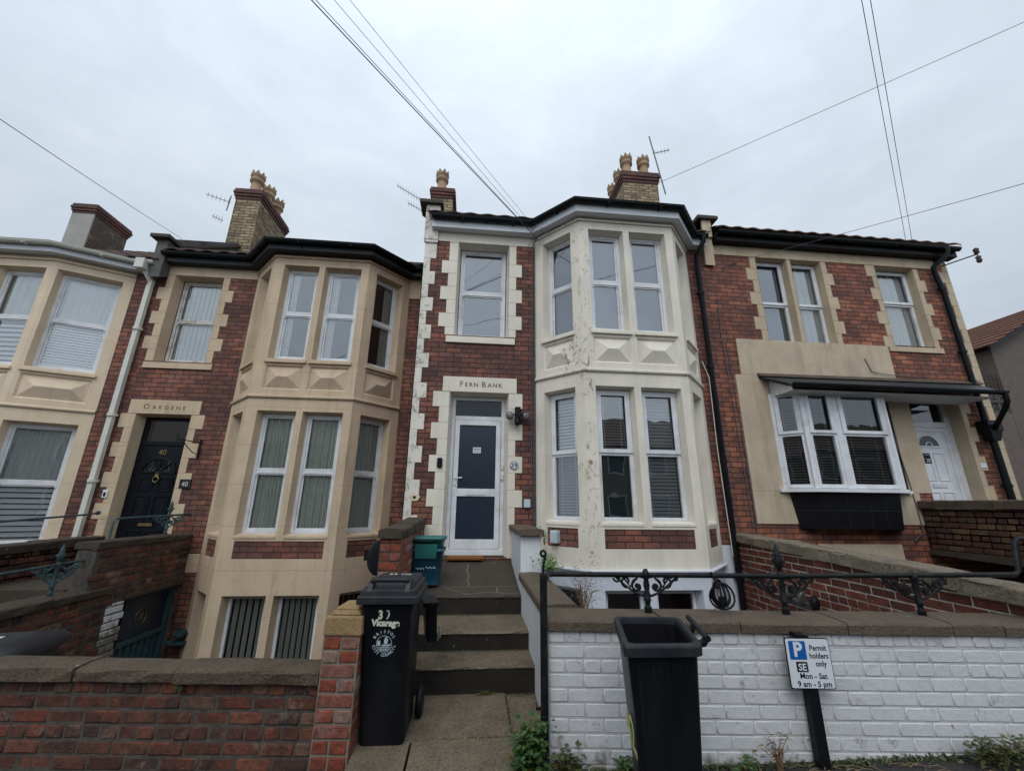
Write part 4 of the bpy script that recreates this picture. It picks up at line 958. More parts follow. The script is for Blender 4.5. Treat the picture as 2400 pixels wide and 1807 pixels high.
g = MB(); g.box(13.55, 14.54, 9.5, 9.7, -1.5, 4.15); g.build('block_wall', M['render'], loc=(14, 9.6, -1.5), label='pebbledash garden wall under the pierced concrete blocks', cat='wall')
g = MB()
for i in range(3):
    for j in range(2):
        x, z_ = 13.72+i*.28, 4.17+j*.30
        for (a, b_, c, e) in ((x, x+.27, z_, z_+.025), (x, x+.27, z_+.26, z_+.285), (x, x+.025, z_+.025, z_+.26), (x+.245, x+.27, z_+.025, z_+.26)): g.box(a, b_, 9.52, 9.62, c, e)
        cx, cz = x+.135, z_+.1425
        for k in range(4):
            t0 = pi/8+pi*k/4; g.tube([(cx-.12*cos(t0), 9.56, cz-.12*sin(t0)), (cx+.12*cos(t0), 9.56, cz+.12*sin(t0))], .012, 4)
g.build('pierced_block_screen', M['lead'], loc=(14.1, 9.57, 4.15), label='pierced concrete flower block screen beside the pebbledash house', cat='screen wall')
g = MB()
for i in range(8): g.box(13.62+i*.12, 13.645+i*.12, 9.52, 9.54, 4.80, 5.22)
for j in range(5): g.box(13.55, 14.54, 9.542, 9.56, 4.80+j*.1, 4.82+j*.1)
g.build('trellis', M['copdark'], loc=(14.05, 9.53, 4.8), label='square lattice timber trellis above the pierced block screen', cat='trellis')

# ================================================================== ground
def struct(name, mb, mat): return mb.build(name, mat, kind='structure')
g = MB(); g.face([(-90, -90, -1.42), (90, -90, -1.42), (90, 160, -1.42), (-90, 160, -1.42)]); struct('ground', g, M['earth'])
g = MB()
pz = lambda u: -.03+.045*u
for (a, b_) in ((-3.6, -1.30), (-1.30, .2), (.2, 5.2)):
    v1 = 3.19
    g.hexa([st(a, -2.2, -1.4), st(b_, -2.2, -1.4), st(b_, v1, -1.4), st(a, v1, -1.4), st(a, -2.2, pz(a)), st(b_, -2.2, pz(b_)), st(b_, v1, pz(b_)), st(a, v1, pz(a))])
g.hexa([st(-40, -2.2, -1.4), st(-3.6, -2.2, -1.4), st(-3.6, 3.19, -1.4), st(-40, 3.19, -1.4), st(-40, -2.2, pz(-12)), st(-3.6, -2.2, pz(-3.6)), st(-3.6, 3.19, pz(-3.6)), st(-40, 3.19, pz(-12))])
g.hexa([st(5.2, -2.2, -1.4), st(40, -2.2, -1.4), st(40, 3.19, -1.4), st(5.2, 3.19, -1.4), st(5.2, -2.2, pz(5.2)), st(40, -2.2, pz(12)), st(40, 3.19, pz(12)), st(5.2, 3.19, pz(5.2))])
struct('pavement', g, M['asphalt'])
g = MB(); g.box(-40, 40, -12, -2.2, -1.4, -.14, ST); struct('road', g, M['asphalt'])

# opposite side of the street: what the windows look back at
op = thing('terraced_house', (0, -13, 0), 'plain brick terrace across the street from the FernBank house', 'house')
g = MB(); OT = Fr(0, -13)
g.box(-30, 30, -20, -13, -1.4, 5.2); g.hexa([(-30, -20, 5.2), (30, -20, 5.2), (30, -12.8, 5.2), (-30, -12.8, 5.2), (-30, -16.6, 7.6), (30, -16.6, 7.6), (30, -16.4, 7.6), (-30, -16.4, 7.6)]); g.build('wall', M['render'], op)
g = MB()
for i in range(-10, 10):
    for z_ in (.9, 3.4): g.box(i*2.6+.4, i*2.6+1.5, -13.0, -12.95, z_, z_+1.4)
g.build('window', M['fascia'], op)
g = MB()
for i in range(-10, 10):
    for z_ in (.9, 3.4): g.box(i*2.6+.48, i*2.6+1.42, -12.95, -12.94, z_+.08, z_+1.32)
g.build('pane', M['frost'], op)

# ================================================================== garden steps of 39
g = MB(); XL, XR = -.66, .60
mk = MB()
zs = [(.06, 3.04, 4.02), (.27, 4.02, 4.41), (.43, 4.41, 5.03)]
steps = thing('garden_steps', (0, 4.5, 0), 'worn concrete steps rising from the pavement to the white front door', 'steps')
rnd = lambda s_=.004: R.uniform(-s_, s_)
def slab(mb, x0, x1, y0, y1, z0, z1f, z1b, n=5, m=0, wob=.006):
    r0 = []; r1 = []
    rings = []
    for i in range(n+1):
        x = x0+(x1-x0)*i/n; e = .012
        rings.append([(x, y0+.005, z0), (x, y0+rnd(wob), z1f-e+rnd(.003)), (x, y0+e+rnd(wob), z1f+rnd(.002)), (x, y1, z1b), (x, y1, z0)])
    mb.loft(rings, m, False)
tr = MB(); slab(tr, XL, XR, 4.012, 4.43, .253, .27, .275, n=14, wob=.007); slab(tr, XL, XR, 4.402, 5.06, .413, .43, .435, n=14, wob=.007); tr.build('tread', M['step'], steps)
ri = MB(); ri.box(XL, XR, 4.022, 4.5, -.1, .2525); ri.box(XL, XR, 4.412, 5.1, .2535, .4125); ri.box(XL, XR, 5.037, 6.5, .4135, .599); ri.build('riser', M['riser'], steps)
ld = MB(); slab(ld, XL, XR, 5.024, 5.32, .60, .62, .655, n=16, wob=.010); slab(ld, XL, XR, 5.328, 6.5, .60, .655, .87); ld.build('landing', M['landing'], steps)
cr_ = MB()
def crack(pts, w=.006):
    for (x0, y0), (x1, y1) in zip(pts, pts[1:]):
        zf = lambda y: (.62+(y-5.03)*.12 if y < 5.325 else .655+(y-5.328)*.1834)+.003
        L = hypot(x1-x0, y1-y0); nx, ny = -(y1-y0)/L*w, (x1-x0)/L*w
        cr_.face([(x0-nx, y0-ny, zf(y0-ny)), (x1-nx, y1-ny, zf(y1-ny)), (x1+nx, y1+ny, zf(y1+ny)), (x0+nx, y0+ny, zf(y0+ny))])
def wander(p, q, n, a): return [(p[0]+(q[0]-p[0])*k/n+R.uniform(-a, a)*(0 < k < n), p[1]+(q[1]-p[1])*k/n+R.uniform(-a, a)*(0 < k < n)) for k in range(n+1)]
crack(wander((-.02, 6.15), (.0, 5.34), 9, .02)); crack(wander((-.30, 5.335), (.58, 5.345), 14, .006), .005); crack(wander((-.25, 5.30), (.0, 5.07), 5, .01)); crack(wander((.0, 5.08), (.25, 5.15), 4, .012)); crack(wander((.25, 5.15), (.58, 5.09), 5, .01)); crack(wander((.34, 5.31), (.33, 5.12), 4, .01))
cr_.build('mortar_seams', M['mortpier'], steps)
dk = MB(); dk.box(-.97, .62, 6.44, 6.52, .5, .882); dk.build('door_step', M['landing'], steps)
fs = MB(); slab(fs, XL, .34, 3.385, 4.06, -.1, .06, .075, wob=.006, n=10); slab(fs, .352, .60, 3.385, 4.06, -.1, .052, .066, wob=.008); slab(fs, -.335, .50, 3.04, 3.366, -.1, .05, .062, wob=.008, n=12); slab(fs, -.70, -.352, 3.035, 3.366, -.1, .052, .062, wob=.008, n=8)
fs.build('entrance_slab', M['step'], steps)

# ================================================================== boundary walls
# right-hand white wall
ww = thing('boundary_wall', st(2.3, 3.3, 0), 'white painted brick front wall with brown slab coping', 'wall')
g = MB(); z1 = .78
bricks(g, ST, .27, 5.3, -.06, .70, 3.155, bl=.235, bh=.0835, gap=.009, jit=.0022, chf=.006, headers=.35, proud=.0045)
bricks(g, ST, .27, 5.3, .70, .78, 3.155, bl=.108, bh=.09, gap=.009, jit=.0022, chf=.006, stag=0, proud=.0045)
g.box(.27, 5.3, 3.16, 3.42, -1.4, .775, ST, 1)
g.face([st(.269, 3.15, -.1), st(.269, 3.42, -.1), st(.269, 3.42, .78), st(.269, 3.15, .78)], 1)
g.build('brickwork', [M['whitewall'], M['mortw']], ww)
g = MB(); blocks(g, ST, .25, 5.3, 3.125, 3.47, lambda u: .781, lambda u: .852, [1.06, 1.58, 2.31, 3.03, 3.38, 3.75, 4.5], rough=.003, gap=.008); g.build('coping', M['coping'], ww)
# side wall by the steps and tall end pillar
sw = thing('stair_side_wall', (.72, 4.8, 0), 'white rendered wall with a tall pillar on the right of the steps', 'wall')
g = MB(); g.box(.60, .78, 3.25, 5.12, -.3, .78); g.hexa([(.60, 5.12, .0), (.845, 5.12, .0), (.845, 6.28, .0), (.60, 6.28, .0), (.60, 5.12, 1.255), (.845, 5.12, 1.255), (.845, 6.28, 1.255), (.60, 6.28, 1.255)])
g.build('wall', M['whiterender'], sw, bevel=.01)
g = MB(); blocks(g, Fr(.0, 3.5, pi/2), -.02, 1.60, -.86, -.575, lambda u: .782, lambda u: .85, [.9], rough=.004); g.build('low_coping', M['coping'], sw)
g = MB(); blocks(g, Fr(.0, 5.05, pi/2), 0, 1.22, -.875, -.56, lambda u: 1.257, lambda u: 1.325, [.42], rough=.004); g.build('pillar_coping', M['coping'], sw)
# left-hand red wall
lw = thing('boundary_wall', st(-2.4, 3.3, -.4), 'old red brick front wall with rounded stone coping at the lower left', 'wall')
g = MB(); bricks(g, ST, -4.2, -1.26, -.642, .443, 3.19, bl=.235, bh=.0835, gap=.013, jit=.005, chf=.009, headers=.35, proud=.006)
g.box(-4.2, -1.26, 3.195, 3.35, -1.4, .442, ST, 1); g.build('brickwork', [M['gb_left'], M['mortar']], lw)
g = MB(); blocks(g, ST, -4.2, -1.25, 3.14, 3.37, lambda u: .446, lambda u: .522, [-3.6, -2.89, -2.22], rough=.008, gap=.014); g.build('coping', M['copold'], lw)
# gate pier
pr = thing('gate_pier', st(-1.14, 3.3, 0), 'narrow red brick gate pier with a tan stone cap beside the wheelie bin', 'pillar')
g = MB()
bricks(g, ST, -1.25, -1.01, -.35, .735, 3.13, bl=.235, bh=.0835, gap=.012, jit=.003, chf=.008, headers=.5, proud=.008)
SR = Fr(*st(-1.01, 3.13)[:2], -YAW+pi/2); bricks(g, SR, 0, .28, -.35, .735, 0, bl=.235, bh=.0835, gap=.012, jit=.003, headers=.5, proud=.004)
g.box(-1.25, -1.012, 3.131, 3.42, -1.0, .735, ST, 1); g.build('brickwork', [M['gb_pier'], M['mortpier']], pr)
g = MB()
def cap(z0, z1, e, f): g.hexa([st(-1.25-e, 3.125-e, z0), st(-1.005+e, 3.125-e, z0), st(-1.005+e, 3.42+e, z0), st(-1.25-e, 3.42+e, z0), st(-1.25-f, 3.125-f, z1), st(-1.005+f, 3.125-f, z1), st(-1.005+f, 3.42+f, z1), st(-1.25-f, 3.42+f, z1)])
cap(.736, .855, .01, .006); cap(.856, .885, -.012, -.03); cap(.886, .91, -.035, -.06); g.build('cap_stone', M['tanstone'], pr, bevel=.012)
# wall between 40 garden and steps
mw = thing('garden_wall', (-.78, 4.9, 0), 'red brick wall with dark coping between the steps and the satellite dish', 'wall')
g = MB(); TL = Fr(-.675, 4.40, pi/2)   # faces +x ; u along +y
g2 = Fr(-.88, 4.40)
bricks(g, g2, 0, .205, .3, 1.265, 0, bl=.205, bh=.0835, gap=.011, jit=.003, headers=.5, proud=.006)
TX = Fr(-.675, 4.40, pi/2); bricks(g, TX, 0, 1.9, .0, 1.265, 0, bl=.235, bh=.0835, gap=.011, jit=.004, headers=.3, proud=.005)
g.box(-.88, -.677, 4.402, 6.3, -1.4, 1.265, ID, 1); g.box(-.86, -.69, 3.35, 4.4, -1.4, .80, ID, 1); g.build('brickwork', [M['gb_pier'], M['mortar']], mw)
g = MB(); blocks(g, Fr(0, 4.36, pi/2), 0, 1.92, .655, .90, lambda u: 1.268, lambda u: 1.345+.03*u, [.3, .95], rough=.009); blocks(g, Fr(0, 3.36, pi/2), 0, 1.0, .655, .90, lambda u: .80, lambda u: .86, [.5], rough=.009)
g.build('coping', M['copdark'], mw)

# ================================================================== 40 stairs
s40 = thing('stair_flight', (-5.0, 6, -1), 'dark brick stairway of the Oakdene house with a basement door beneath it', 'stairs')
g = MB(); KS = 1.046; TX = lambda u, v, z: (-4.5-v, u*KS, 1.6+(z-1.6)*KS)
# bricks on the face looking +x : u = y
def topf(u): return 1.05 if u > 5.52 else .53
doorclip = lambda u, z_: 6.16 < u < 7.14 and z_ < .44
bricks(g, TX, 3.7, 7.19, -1.4, 1.06, 0, bl=.235, bh=.0835, gap=.013, jit=.006, chf=.012, headers=.3, proud=.008, top=topf, clip=lambda u, z_: doorclip(u, z_) or (5.86 < u < 6.16 and z_ < .40), back=False)
for (a, b_, c, e) in ((3.7, 5.52, -1.4, .53), (5.52, 6.16, -1.4, 1.05), (6.16, 7.14, .44, 1.05), (7.14, 7.19, -1.4, 1.05)):
    g.box(a, b_, 0, .22, c, e, TX, 1)
g.build('right_wall', [M['gb_stair'], M['mortar']], s40)
g = MB(); bricks(g, TX, 5.86, 6.16, -1.4, .40, 0, bl=.26, bh=.0835, gap=.010, jit=.004, proud=.009, headers=.4); g.build('painted_pilaster', [M['whitewall'], M['mortar']], s40)
g = MB(); g.box(6.10, 7.17, -.03, .2, .40, .46, TX); g.build('door_beam', M['copdark'], s40, bevel=.008)
g = MB(); TX2 = Fr(-5.82, 0, pi/2); bricks(g, TX2, 4.2, 7.52, .2, .93, 0, bl=.235, bh=.0835, gap=.013, jit=.006, headers=.3); g.box(4.2, 7.52, 0, .22, -1.4, .93, TX2, 1); g.build('left_wall', [M['gb_stair'], M['mortar']], s40)
g = MB(); blocks(g, TX, 5.50, 7.17, -.03, .25, lambda u: 1.052, lambda u: 1.12, [6.2, 6.8], rough=.010); g.build('coping', M['copdark'], s40)
g = MB(); blocks(g, TX, 3.7, 5.85, -.05, .30, lambda u: .532, lambda u: .61, [4.4, 5.1], rough=.012); g.build('coping', M['copdark'], s40)
g = MB(); blocks(g, TX2, 4.2, 7.5, -.04, .26, lambda u: .932, lambda u: 1.05, [5, 5.8, 6.6], rough=.010); g.build('coping', M['copdark'], s40)
g = MB(); g.box(-5.82, -4.72, 3.8, 5.75, -.2, .26); g.box(-5.82, -4.72, 5.75, 7.75, .1, .58); g.build('stair_slab', M['landing'], s40)
bd = MB(); BT = lambda u, v, z: (-4.56-v, u*KS, 1.6+(z-1.6)*KS)
for a, b_, c, e in ((6.16, 6.22, -1.4, .40), (7.08, 7.14, -1.4, .40), (6.22, 7.08, .35, .40), (6.22, 7.08, -.20, -.14)): bd.box(a, b_, 0, .08, c, e, BT)
for k in range(7): bd.box(6.24+k*.12, 6.275+k*.12, .02, .05, -1.4, -.2, BT)
bd.box(6.22, 7.08, .05, .07, -1.4, -.2, BT)
bo = bd.build('basement_door', M['teal'], s40, bevel=.004, seg=1)
g = MB(); g.box(6.22, 7.08, .04, .06, -.14, .35, BT); g.build('door_light', M['frost'], bo)
g = MB(); text_into(g, '4', BT, 6.62, .03, .17, .036); g.tube([BT(6.62+.10*cos(t_), .034, .09+.10*sin(t_)) for t_ in [2*pi*k/20 for k in range(21)]], .006, 5); g.build('glass_number', M['brass'], bo)
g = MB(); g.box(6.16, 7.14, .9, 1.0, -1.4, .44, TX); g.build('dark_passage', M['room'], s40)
sh = MB()
for k in range(7):
    z_ = -.40+.02*k; r_ = .10*sin(pi*(k+.5)/7)
    sh.lathe([(r_, z_), (r_, z_+.02)], -4.30, 7.42, 14)
sh.tube([(-4.5, 7.44, -.44), (-4.30, 7.42, -.44), (-4.30, 7.42, -.38)], .02, 8); sh.box(-4.42, -4.20, 7.34, 7.50, -.46, -.43)
sh.build('shell_ornament', M['teal'], loc=(-4.30, 7.42, -.46), label='teal painted bulkhead lamp on a bracket beside the basement door', cat='lamp')

# ================================================================== ironwork
def scroll(mb, T, u0, z0, r, turns, a0, d, rad=.009, k=18, shr=.75):
    pts = []
    for i in range(k+1):
        t_ = i/k; rr = r*(1-shr*t_); a = a0+d*turns*2*pi*t_; pts.append(T(u0+rr*cos(a), 0, z0+rr*sin(a)))
    mb.tube(pts, rad, 6)
def bracket(mb, T, zr, zb, w=.24, spike=False, rad=.009, knob=True):
    """cast scroll bracket under the rail on a short turned baluster"""
    h = zr-zb
    mb.lathe([(.026, zb), (.026, zb+h*.1), (.030, zb+h*.12), (.018, zb+h*.18), (.02, zb+h*.28), (.030, zb+h*.33), (.022, zb+h*.37), (.026, zb+h*.48), (.016, zb+h*.55), (.024, zb+h*.7), (.018, zb+h*.85), (.026, zb+h*.93), (.03, zr), (.02, zr+.02), (.012, zr+.035)], 0, 0, 12, T=T)
    for sg in (-1, 1):
        mb.tube([T(sg*.02, 0, zb+h*.42), T(sg*w*.35, 0, zb+h*.50), T(sg*w*.7, 0, zb+h*.72), T(sg*w, 0, zr-.012)], rad, 6)
        scroll(mb, T, sg*w*.28, zb+h*.68, h*.19, .9, pi/2 if sg > 0 else pi/2, -sg, rad)
        scroll(mb, T, sg*w*.62, zb+h*.80, h*.16, .9, -pi/2, sg, rad)
        scroll(mb, T, sg*w*.90, zb+h*.88, h*.11, .9, pi, -sg, rad*.9)
        mb.tube([T(sg*.02, 0, zb+h*.9), T(sg*w*.25, 0, zb+h*.93), T(sg*w*.5, 0, zb+h*.66), T(sg*w*.75, 0, zb+h*.95)], rad*.9, 6)
        mb.mesh([T(sg*w*.28+.02*cos(t_), -.012, zb+h*.68+.02*sin(t_)) for t_ in [2*pi*k/8 for k in range(8)]]+[T(sg*w*.28+.02*cos(t_), .012, zb+h*.68+.02*sin(t_)) for t_ in [2*pi*k/8 for k in range(8)]], [tuple(range(8)), tuple(range(15, 7, -1))]+[(k, (k+1) % 8, 8+(k+1) % 8, 8+k) for k in range(8)])
    if spike:
        mb.lathe([(.016, zr+.01), (.016, zr+.05), (.034, zr+.06), (.026, zr+.075), (.05, zr+.10), (.022, zr+.125), (.028, zr+.14), (.024, zr+.15), (.004, zr+.22)], 0, 0, 10, T=T)
rl = thing('iron_railing', st(2.2, 3.33, .85), 'black ornamental iron railing running along the white wall top', 'railing')
ZR = 1.105
g = MB(); g.tube([st(.27, 3.33, ZR), st(2.0, 3.33, ZR+.005), st(3.80, 3.33, ZR+.035), st(3.84, 3.33, ZR+.06), st(3.87, 3.33, 1.36), st(3.90, 3.33, 1.395), st(5.2, 3.33, 1.43)], .018, 8); g.build('handrail', M['blackpaint'], rl)
for u, sp in ((1.02, False), (2.03, True), (3.03, False), (4.35, False)):
    zr = ZR+.01 if u < 4 else 1.39
    g = MB(); o = st(u, 3.33); bracket(g, Fr(o[0], o[1], -YAW), zr, .852 if u < 4 else .86, .24 if u < 4 else .3, sp); g.build('scroll_bracket', M['blackpaint'], rl)
gp = thing('gate_post', st(.235, 3.13, 0), 'black iron gate post with a curled top beside the climbing weeds', 'post')
g = MB(); g.box(.212, .26, 3.10, 3.148, -.05, 1.14, ST); g.build('post', M['blackpaint'], gp, bevel=.004)
g = MB(); g.tube([st(.235, 3.124, 1.13), st(.238, 3.124, 1.20), st(.250, 3.124, 1.25)]+[st(.236+.018*cos(t_), 3.124, 1.27+.018*sin(t_)) for t_ in [-.6+2*pi*k/12 for k in range(12)]], .009, 8); g.build('curl', M['blackpaint'], gp)
g = MB(); g.tube([st(.255, 3.12, ZR), st(.30, 3.33, ZR)], .014, 6); g.box(.18, .212, 3.11, 3.13, .33, .345, ST); g.build('rail_stub', M['blackpaint'], gp)
# teal rails of 40
tl = thing('iron_railing', (-4.62, 6.0, .6), 'teal painted iron handrail on the right wall of the Oakdene stairs', 'railing')
RX = -4.62; g = MB(); g.tube([(RX, 4.1, .865), (RX, 6.04, .905)], .014, 8); g.tube([(RX, 6.05, .70), (RX, 6.05, 1.33), (RX, 6.09, 1.365), (RX, 7.54, 1.39)], .015, 8); g.build('handrail', M['teal'], tl)
for y_, zr, zb in ((5.46, .893, .555), (7.06, 1.382, 1.093)):
    g = MB(); bracket(g, Fr(RX, y_, radians(48)), zr, zb, .17, True, .010); g.build('scroll_bracket', M['teal'], tl)
tr2 = MB(); tr2.tube([(-5.94, 5.2, .98), (-5.94, 5.25, 1.24), (-5.94, 5.35, 1.285), (-5.94, 7.3, 1.38), (-5.94, 7.42, 1.40)], .014, 8); tr2.lathe([(.03, 0), (.035, .02), (.02, .05)], 0, 0, 10, T=lambda x, y, z: (-5.94+x, 7.42+z, 1.40+y))
tr2.build('iron_railing', M['teal'], loc=(-5.94, 6.2, 1.0), label='plain teal handrail on the left wall of the Oakdene stairs', cat='railing')

# ================================================================== 38 side
pw = thing('garden_wall', (4.15, 4.6, 0), 'party wall of dark red bricks with pale mortar behind the black railing', 'wall')
g = MB(); TP = Fr(4.05, 6.28, -pi/2)   # faces -x, u runs towards the street
tp = lambda u: 1.11-.05*u
bricks(g, TP, 0, 3.45, -1.4, 1.12, 0, bl=.24, bh=.0835, gap=.011, jit=.003, headers=.15, proud=.009, top=tp)
g.hexa([(4.052, 6.28, -1.4), (4.25, 6.28, -1.4), (4.25, 2.83, -1.4), (4.052, 2.83, -1.4), (4.052, 6.28, 1.11), (4.25, 6.28, 1.11), (4.25, 2.83, .94), (4.052, 2.83, .94)], 1)
g.build('brickwork', [M['gb_party'], M['mortpale']], pw)
g = MB(); blocks(g, TP, 0, 3.6, -.05, .26, lambda u: 1.112-.05*u, lambda u: 1.23-.05*u, [.8, 1.6, 2.3, 3.0], rough=.014); g.build('coping', M['coppale'], pw)
fl = thing('flood_light', (4.0, 5.0, .55), 'grey twin spotlight with a dark lens on the party wall', 'light')
g = MB(); g.lathe([(.035, 0), (.07, .03), (.085, .10), (.06, .15)], 0, 0, 14, T=lambda x, y, z: (3.93+x*.6, 5.22-z*.5, .60+y)); g.lathe([(.035, 0), (.07, .03), (.085, .10), (.06, .15)], 0, 0, 14, T=lambda x, y, z: (3.93+x*.6, 5.02-z*.5, .58+y)); g.build('lamp_head', M['metal'], fl)
g = MB(); g.box(4.0, 4.05, 4.9, 5.3, .46, .50); g.build('bracket', M['metal'], fl)
g = MB(); g.lathe([(.03, 0), (.08, .02), (.09, .09), (.05, .15)], 0, 0, 14, T=lambda x, y, z: (3.93+x*.6, 4.82-z*.5, .56+y)); g.build('sensor', M['signk'], fl)
sx = thing('stair_wall', (7.3, 5, 0), 'dark brown brick stair wall with a pale coping at the right edge', 'wall')
g = MB(); TS = Fr(7.30, 6.26, -pi/2)
bricks(g, TS, 0, 4.2, 1.0, 1.62, 0, bl=.235, bh=.0835, gap=.012, jit=.005, headers=.3)
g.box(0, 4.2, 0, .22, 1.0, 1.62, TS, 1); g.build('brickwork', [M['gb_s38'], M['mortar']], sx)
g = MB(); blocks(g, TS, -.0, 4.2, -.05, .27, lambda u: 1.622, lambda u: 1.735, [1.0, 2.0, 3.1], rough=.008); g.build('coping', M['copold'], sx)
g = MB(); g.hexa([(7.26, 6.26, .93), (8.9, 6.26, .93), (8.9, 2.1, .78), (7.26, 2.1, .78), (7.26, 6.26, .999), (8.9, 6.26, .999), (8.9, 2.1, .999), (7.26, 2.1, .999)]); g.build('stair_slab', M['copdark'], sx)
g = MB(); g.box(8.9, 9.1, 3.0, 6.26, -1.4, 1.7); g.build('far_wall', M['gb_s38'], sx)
g = MB(); g.tube([(6.6, 4.9, -.3), (7.0, 4.6, .95)], .012, 6); g.build('garden_cane', M['straw'], loc=(6.6, 4.9, -.3), label='thin bamboo cane leaning under the end house stairs', cat='cane')

# ================================================================== bins
def rrect(w, d, r, z, T, cx=0.0, cy=0.0, n=4, wt=None):
    pts = []
    for (sx_, sy_, a0) in ((1, 1, 0), (-1, 1, pi/2), (-1, -1, pi), (1, -1, 3*pi/2)):
        for k in range(n+1):
            a = a0+pi/2*k/n; pts.append(T(cx+sx_*(w/2-r)+r*cos(a), cy+sy_*(d/2-r)+r*sin(a), z))
    return pts
wb = thing('wheelie_bin', (-.52, 3.55, .07), 'closed black wheelie bin hand painted with 3 and Vicarage beside the brick pier', 'bin')
WT = Fr(-.545, 3.455, radians(-1.5))
g = MB(); H = .84; z0 = .06
g.loft([rrect(.29, .38, .03, z0, WT, .012, .06), rrect(.30, .39, .035, z0+.05, WT, .012, .055), rrect(.335, .48, .03, .86, WT, 0, .0), rrect(.355, .50, .03, .90, WT), rrect(.36, .51, .03, .945, WT)], 0, True)
bb = g.build('body', M['bin'], wb, bevel=0)
g = MB(); zl = .932
g.loft([rrect(.405, .56, .02, zl, WT), rrect(.42, .575, .02, zl+.004, WT), rrect(.415, .57, .02, zl+.045, WT), rrect(.408, .562, .02, zl+.050, WT), rrect(.388, .54, .02, zl+.052, WT), rrect(.380, .53, .02, zl+.085, WT), rrect(.372, .52, .02, zl+.090, WT), rrect(.34, .46, .03, zl+.092, WT, 0, .03), rrect(.325, .44, .03, zl+.12, WT, 0, .035), rrect(.31, .42, .03, zl+.125, WT, 0, .04)], 0, False)
lid = g.build('lid', M['bingrey'], wb, bevel=.004)
g = MB(); g.tube([WT(-.13, -.20, zl+.125), WT(-.12, -.235, zl+.145), WT(-.08, -.25, zl+.15), WT(.08, -.25, zl+.15), WT(.12, -.235, zl+.145), WT(.13, -.20, zl+.125)], .016, 8)
for sg in (-1, 1): g.hexa([WT(sg*.13-.02, -.27, zl+.075), WT(sg*.13+.02, -.27, zl+.075), WT(sg*.13+.02, -.12, zl+.075), WT(sg*.13-.02, -.12, zl+.075), WT(sg*.13-.018, -.235, zl+.135), WT(sg*.13+.018, -.235, zl+.135), WT(sg*.13+.018, -.12, zl+.15), WT(sg*.13-.018, -.12, zl+.15)])
g.build('lid_handle', M['bingrey'], lid, bevel=.004)
g = MB(); g.tube([WT(-.15, .27, zl-.03), WT(-.15, .335, zl-.03), WT(.15, .335, zl-.03), WT(.15, .27, zl-.03)], .014, 8); g.build('rear_handle', M['bin'], wb)
for sg in (-1, 1):
    g = MB(); g.lathe([(.03, -.022), (.085, -.024), (.10, -.018), (.10, .018), (.085, .024), (.03, .022)], 0, 0, 24, T=lambda x, y, z: WT(sg*.195+.01+z, .25+x, .16+y)); g.build('wheel', M['signk'], wb)
g = MB()
FT = lambda u, v, z_: WT(u, v-.137-.128*(z_-.06)-.002, z_)
text_into(g, '3', FT, -.04, .838, .075, -.006, squash=.9, bold=.003); text_into(g, ')', FT, .012, .85, .055, -.006, bold=.002, ang=-.15); g.box(-.002, .01, -.008, -.005, .885, .891, FT)
text_into(g, 'Vicarage', FT, -.003, .793, .056, -.006, squash=.98, bold=.003, ang=-.03); g.build('painted_address', M['cream_mark'], wb)
g = MB(); ccx, ccz, cr_ = -.005, .680, .078
def arc_text(s_, a_mid, step, r_, inward):
    n = len(s_)
    for i, ch in enumerate(s_):
        if inward: a = a_mid-(i-(n-1)/2)*step; text_into(g, ch, FT, ccx+r_*cos(a), ccz+r_*sin(a), .026, -.005, ang=a-pi/2, depth=.0008, bold=.0005)
        else: a = a_mid+(i-(n-1)/2)*step; text_into(g, ch, FT, ccx+(r_+.016)*cos(a), ccz+(r_+.016)*sin(a), .026, -.005, ang=a+pi/2, depth=.0008, bold=.0005)
arc_text('BRISTOL', pi/2, .33, cr_*.88, True); arc_text('CITY COUNCIL', -pi/2, .245, cr_*.80, False)
for k in range(24):
    t0, t1 = 2*pi*k/24, 2*pi*(k+1)/24; r0, r1 = .050, .053
    g.face([FT(ccx+r0*cos(t0), -.005, ccz+r0*sin(t0)), FT(ccx+r1*cos(t0), -.005, ccz+r1*sin(t0)), FT(ccx+r1*cos(t1), -.005, ccz+r1*sin(t1)), FT(ccx+r0*cos(t1), -.005, ccz+r0*sin(t1))])
def poly(pts): g.face([FT(ccx+x, -.0052, ccz+y) for x, y in pts])
poly([(-.046, -.012), (-.046, .022), (-.040, .022), (-.040, .016), (-.034, .016), (-.034, .022), (-.026, .022), (-.026, -.012)]); poly([(-.020, -.014), (.040, -.014), (.046, .004), (.030, -.004), (-.012, -.004)])
poly([(-.002, 0), (.022, 0), (.026, .030), (.0, .034)]); poly([(.004, .037), (.020, .034), (.02, .043), (.006, .045)])
for y_ in (-.020, -.029, -.038): w_ = sqrt(.048**2-y_**2)*.9; poly([(-w_, y_), (w_, y_), (w_*.95, y_-.005), (-w_*.95, y_-.005)])
g.build('council_emblem', M['decal'], wb)
g = MB(); LT = lambda u, v, z_: WT(u, .04+z_, zl+.1265-v); text_into(g, '39 Vic', LT, .0, .10, .07, .0, depth=.001); g.build('lid_marking', M['cream_mark'], wb)
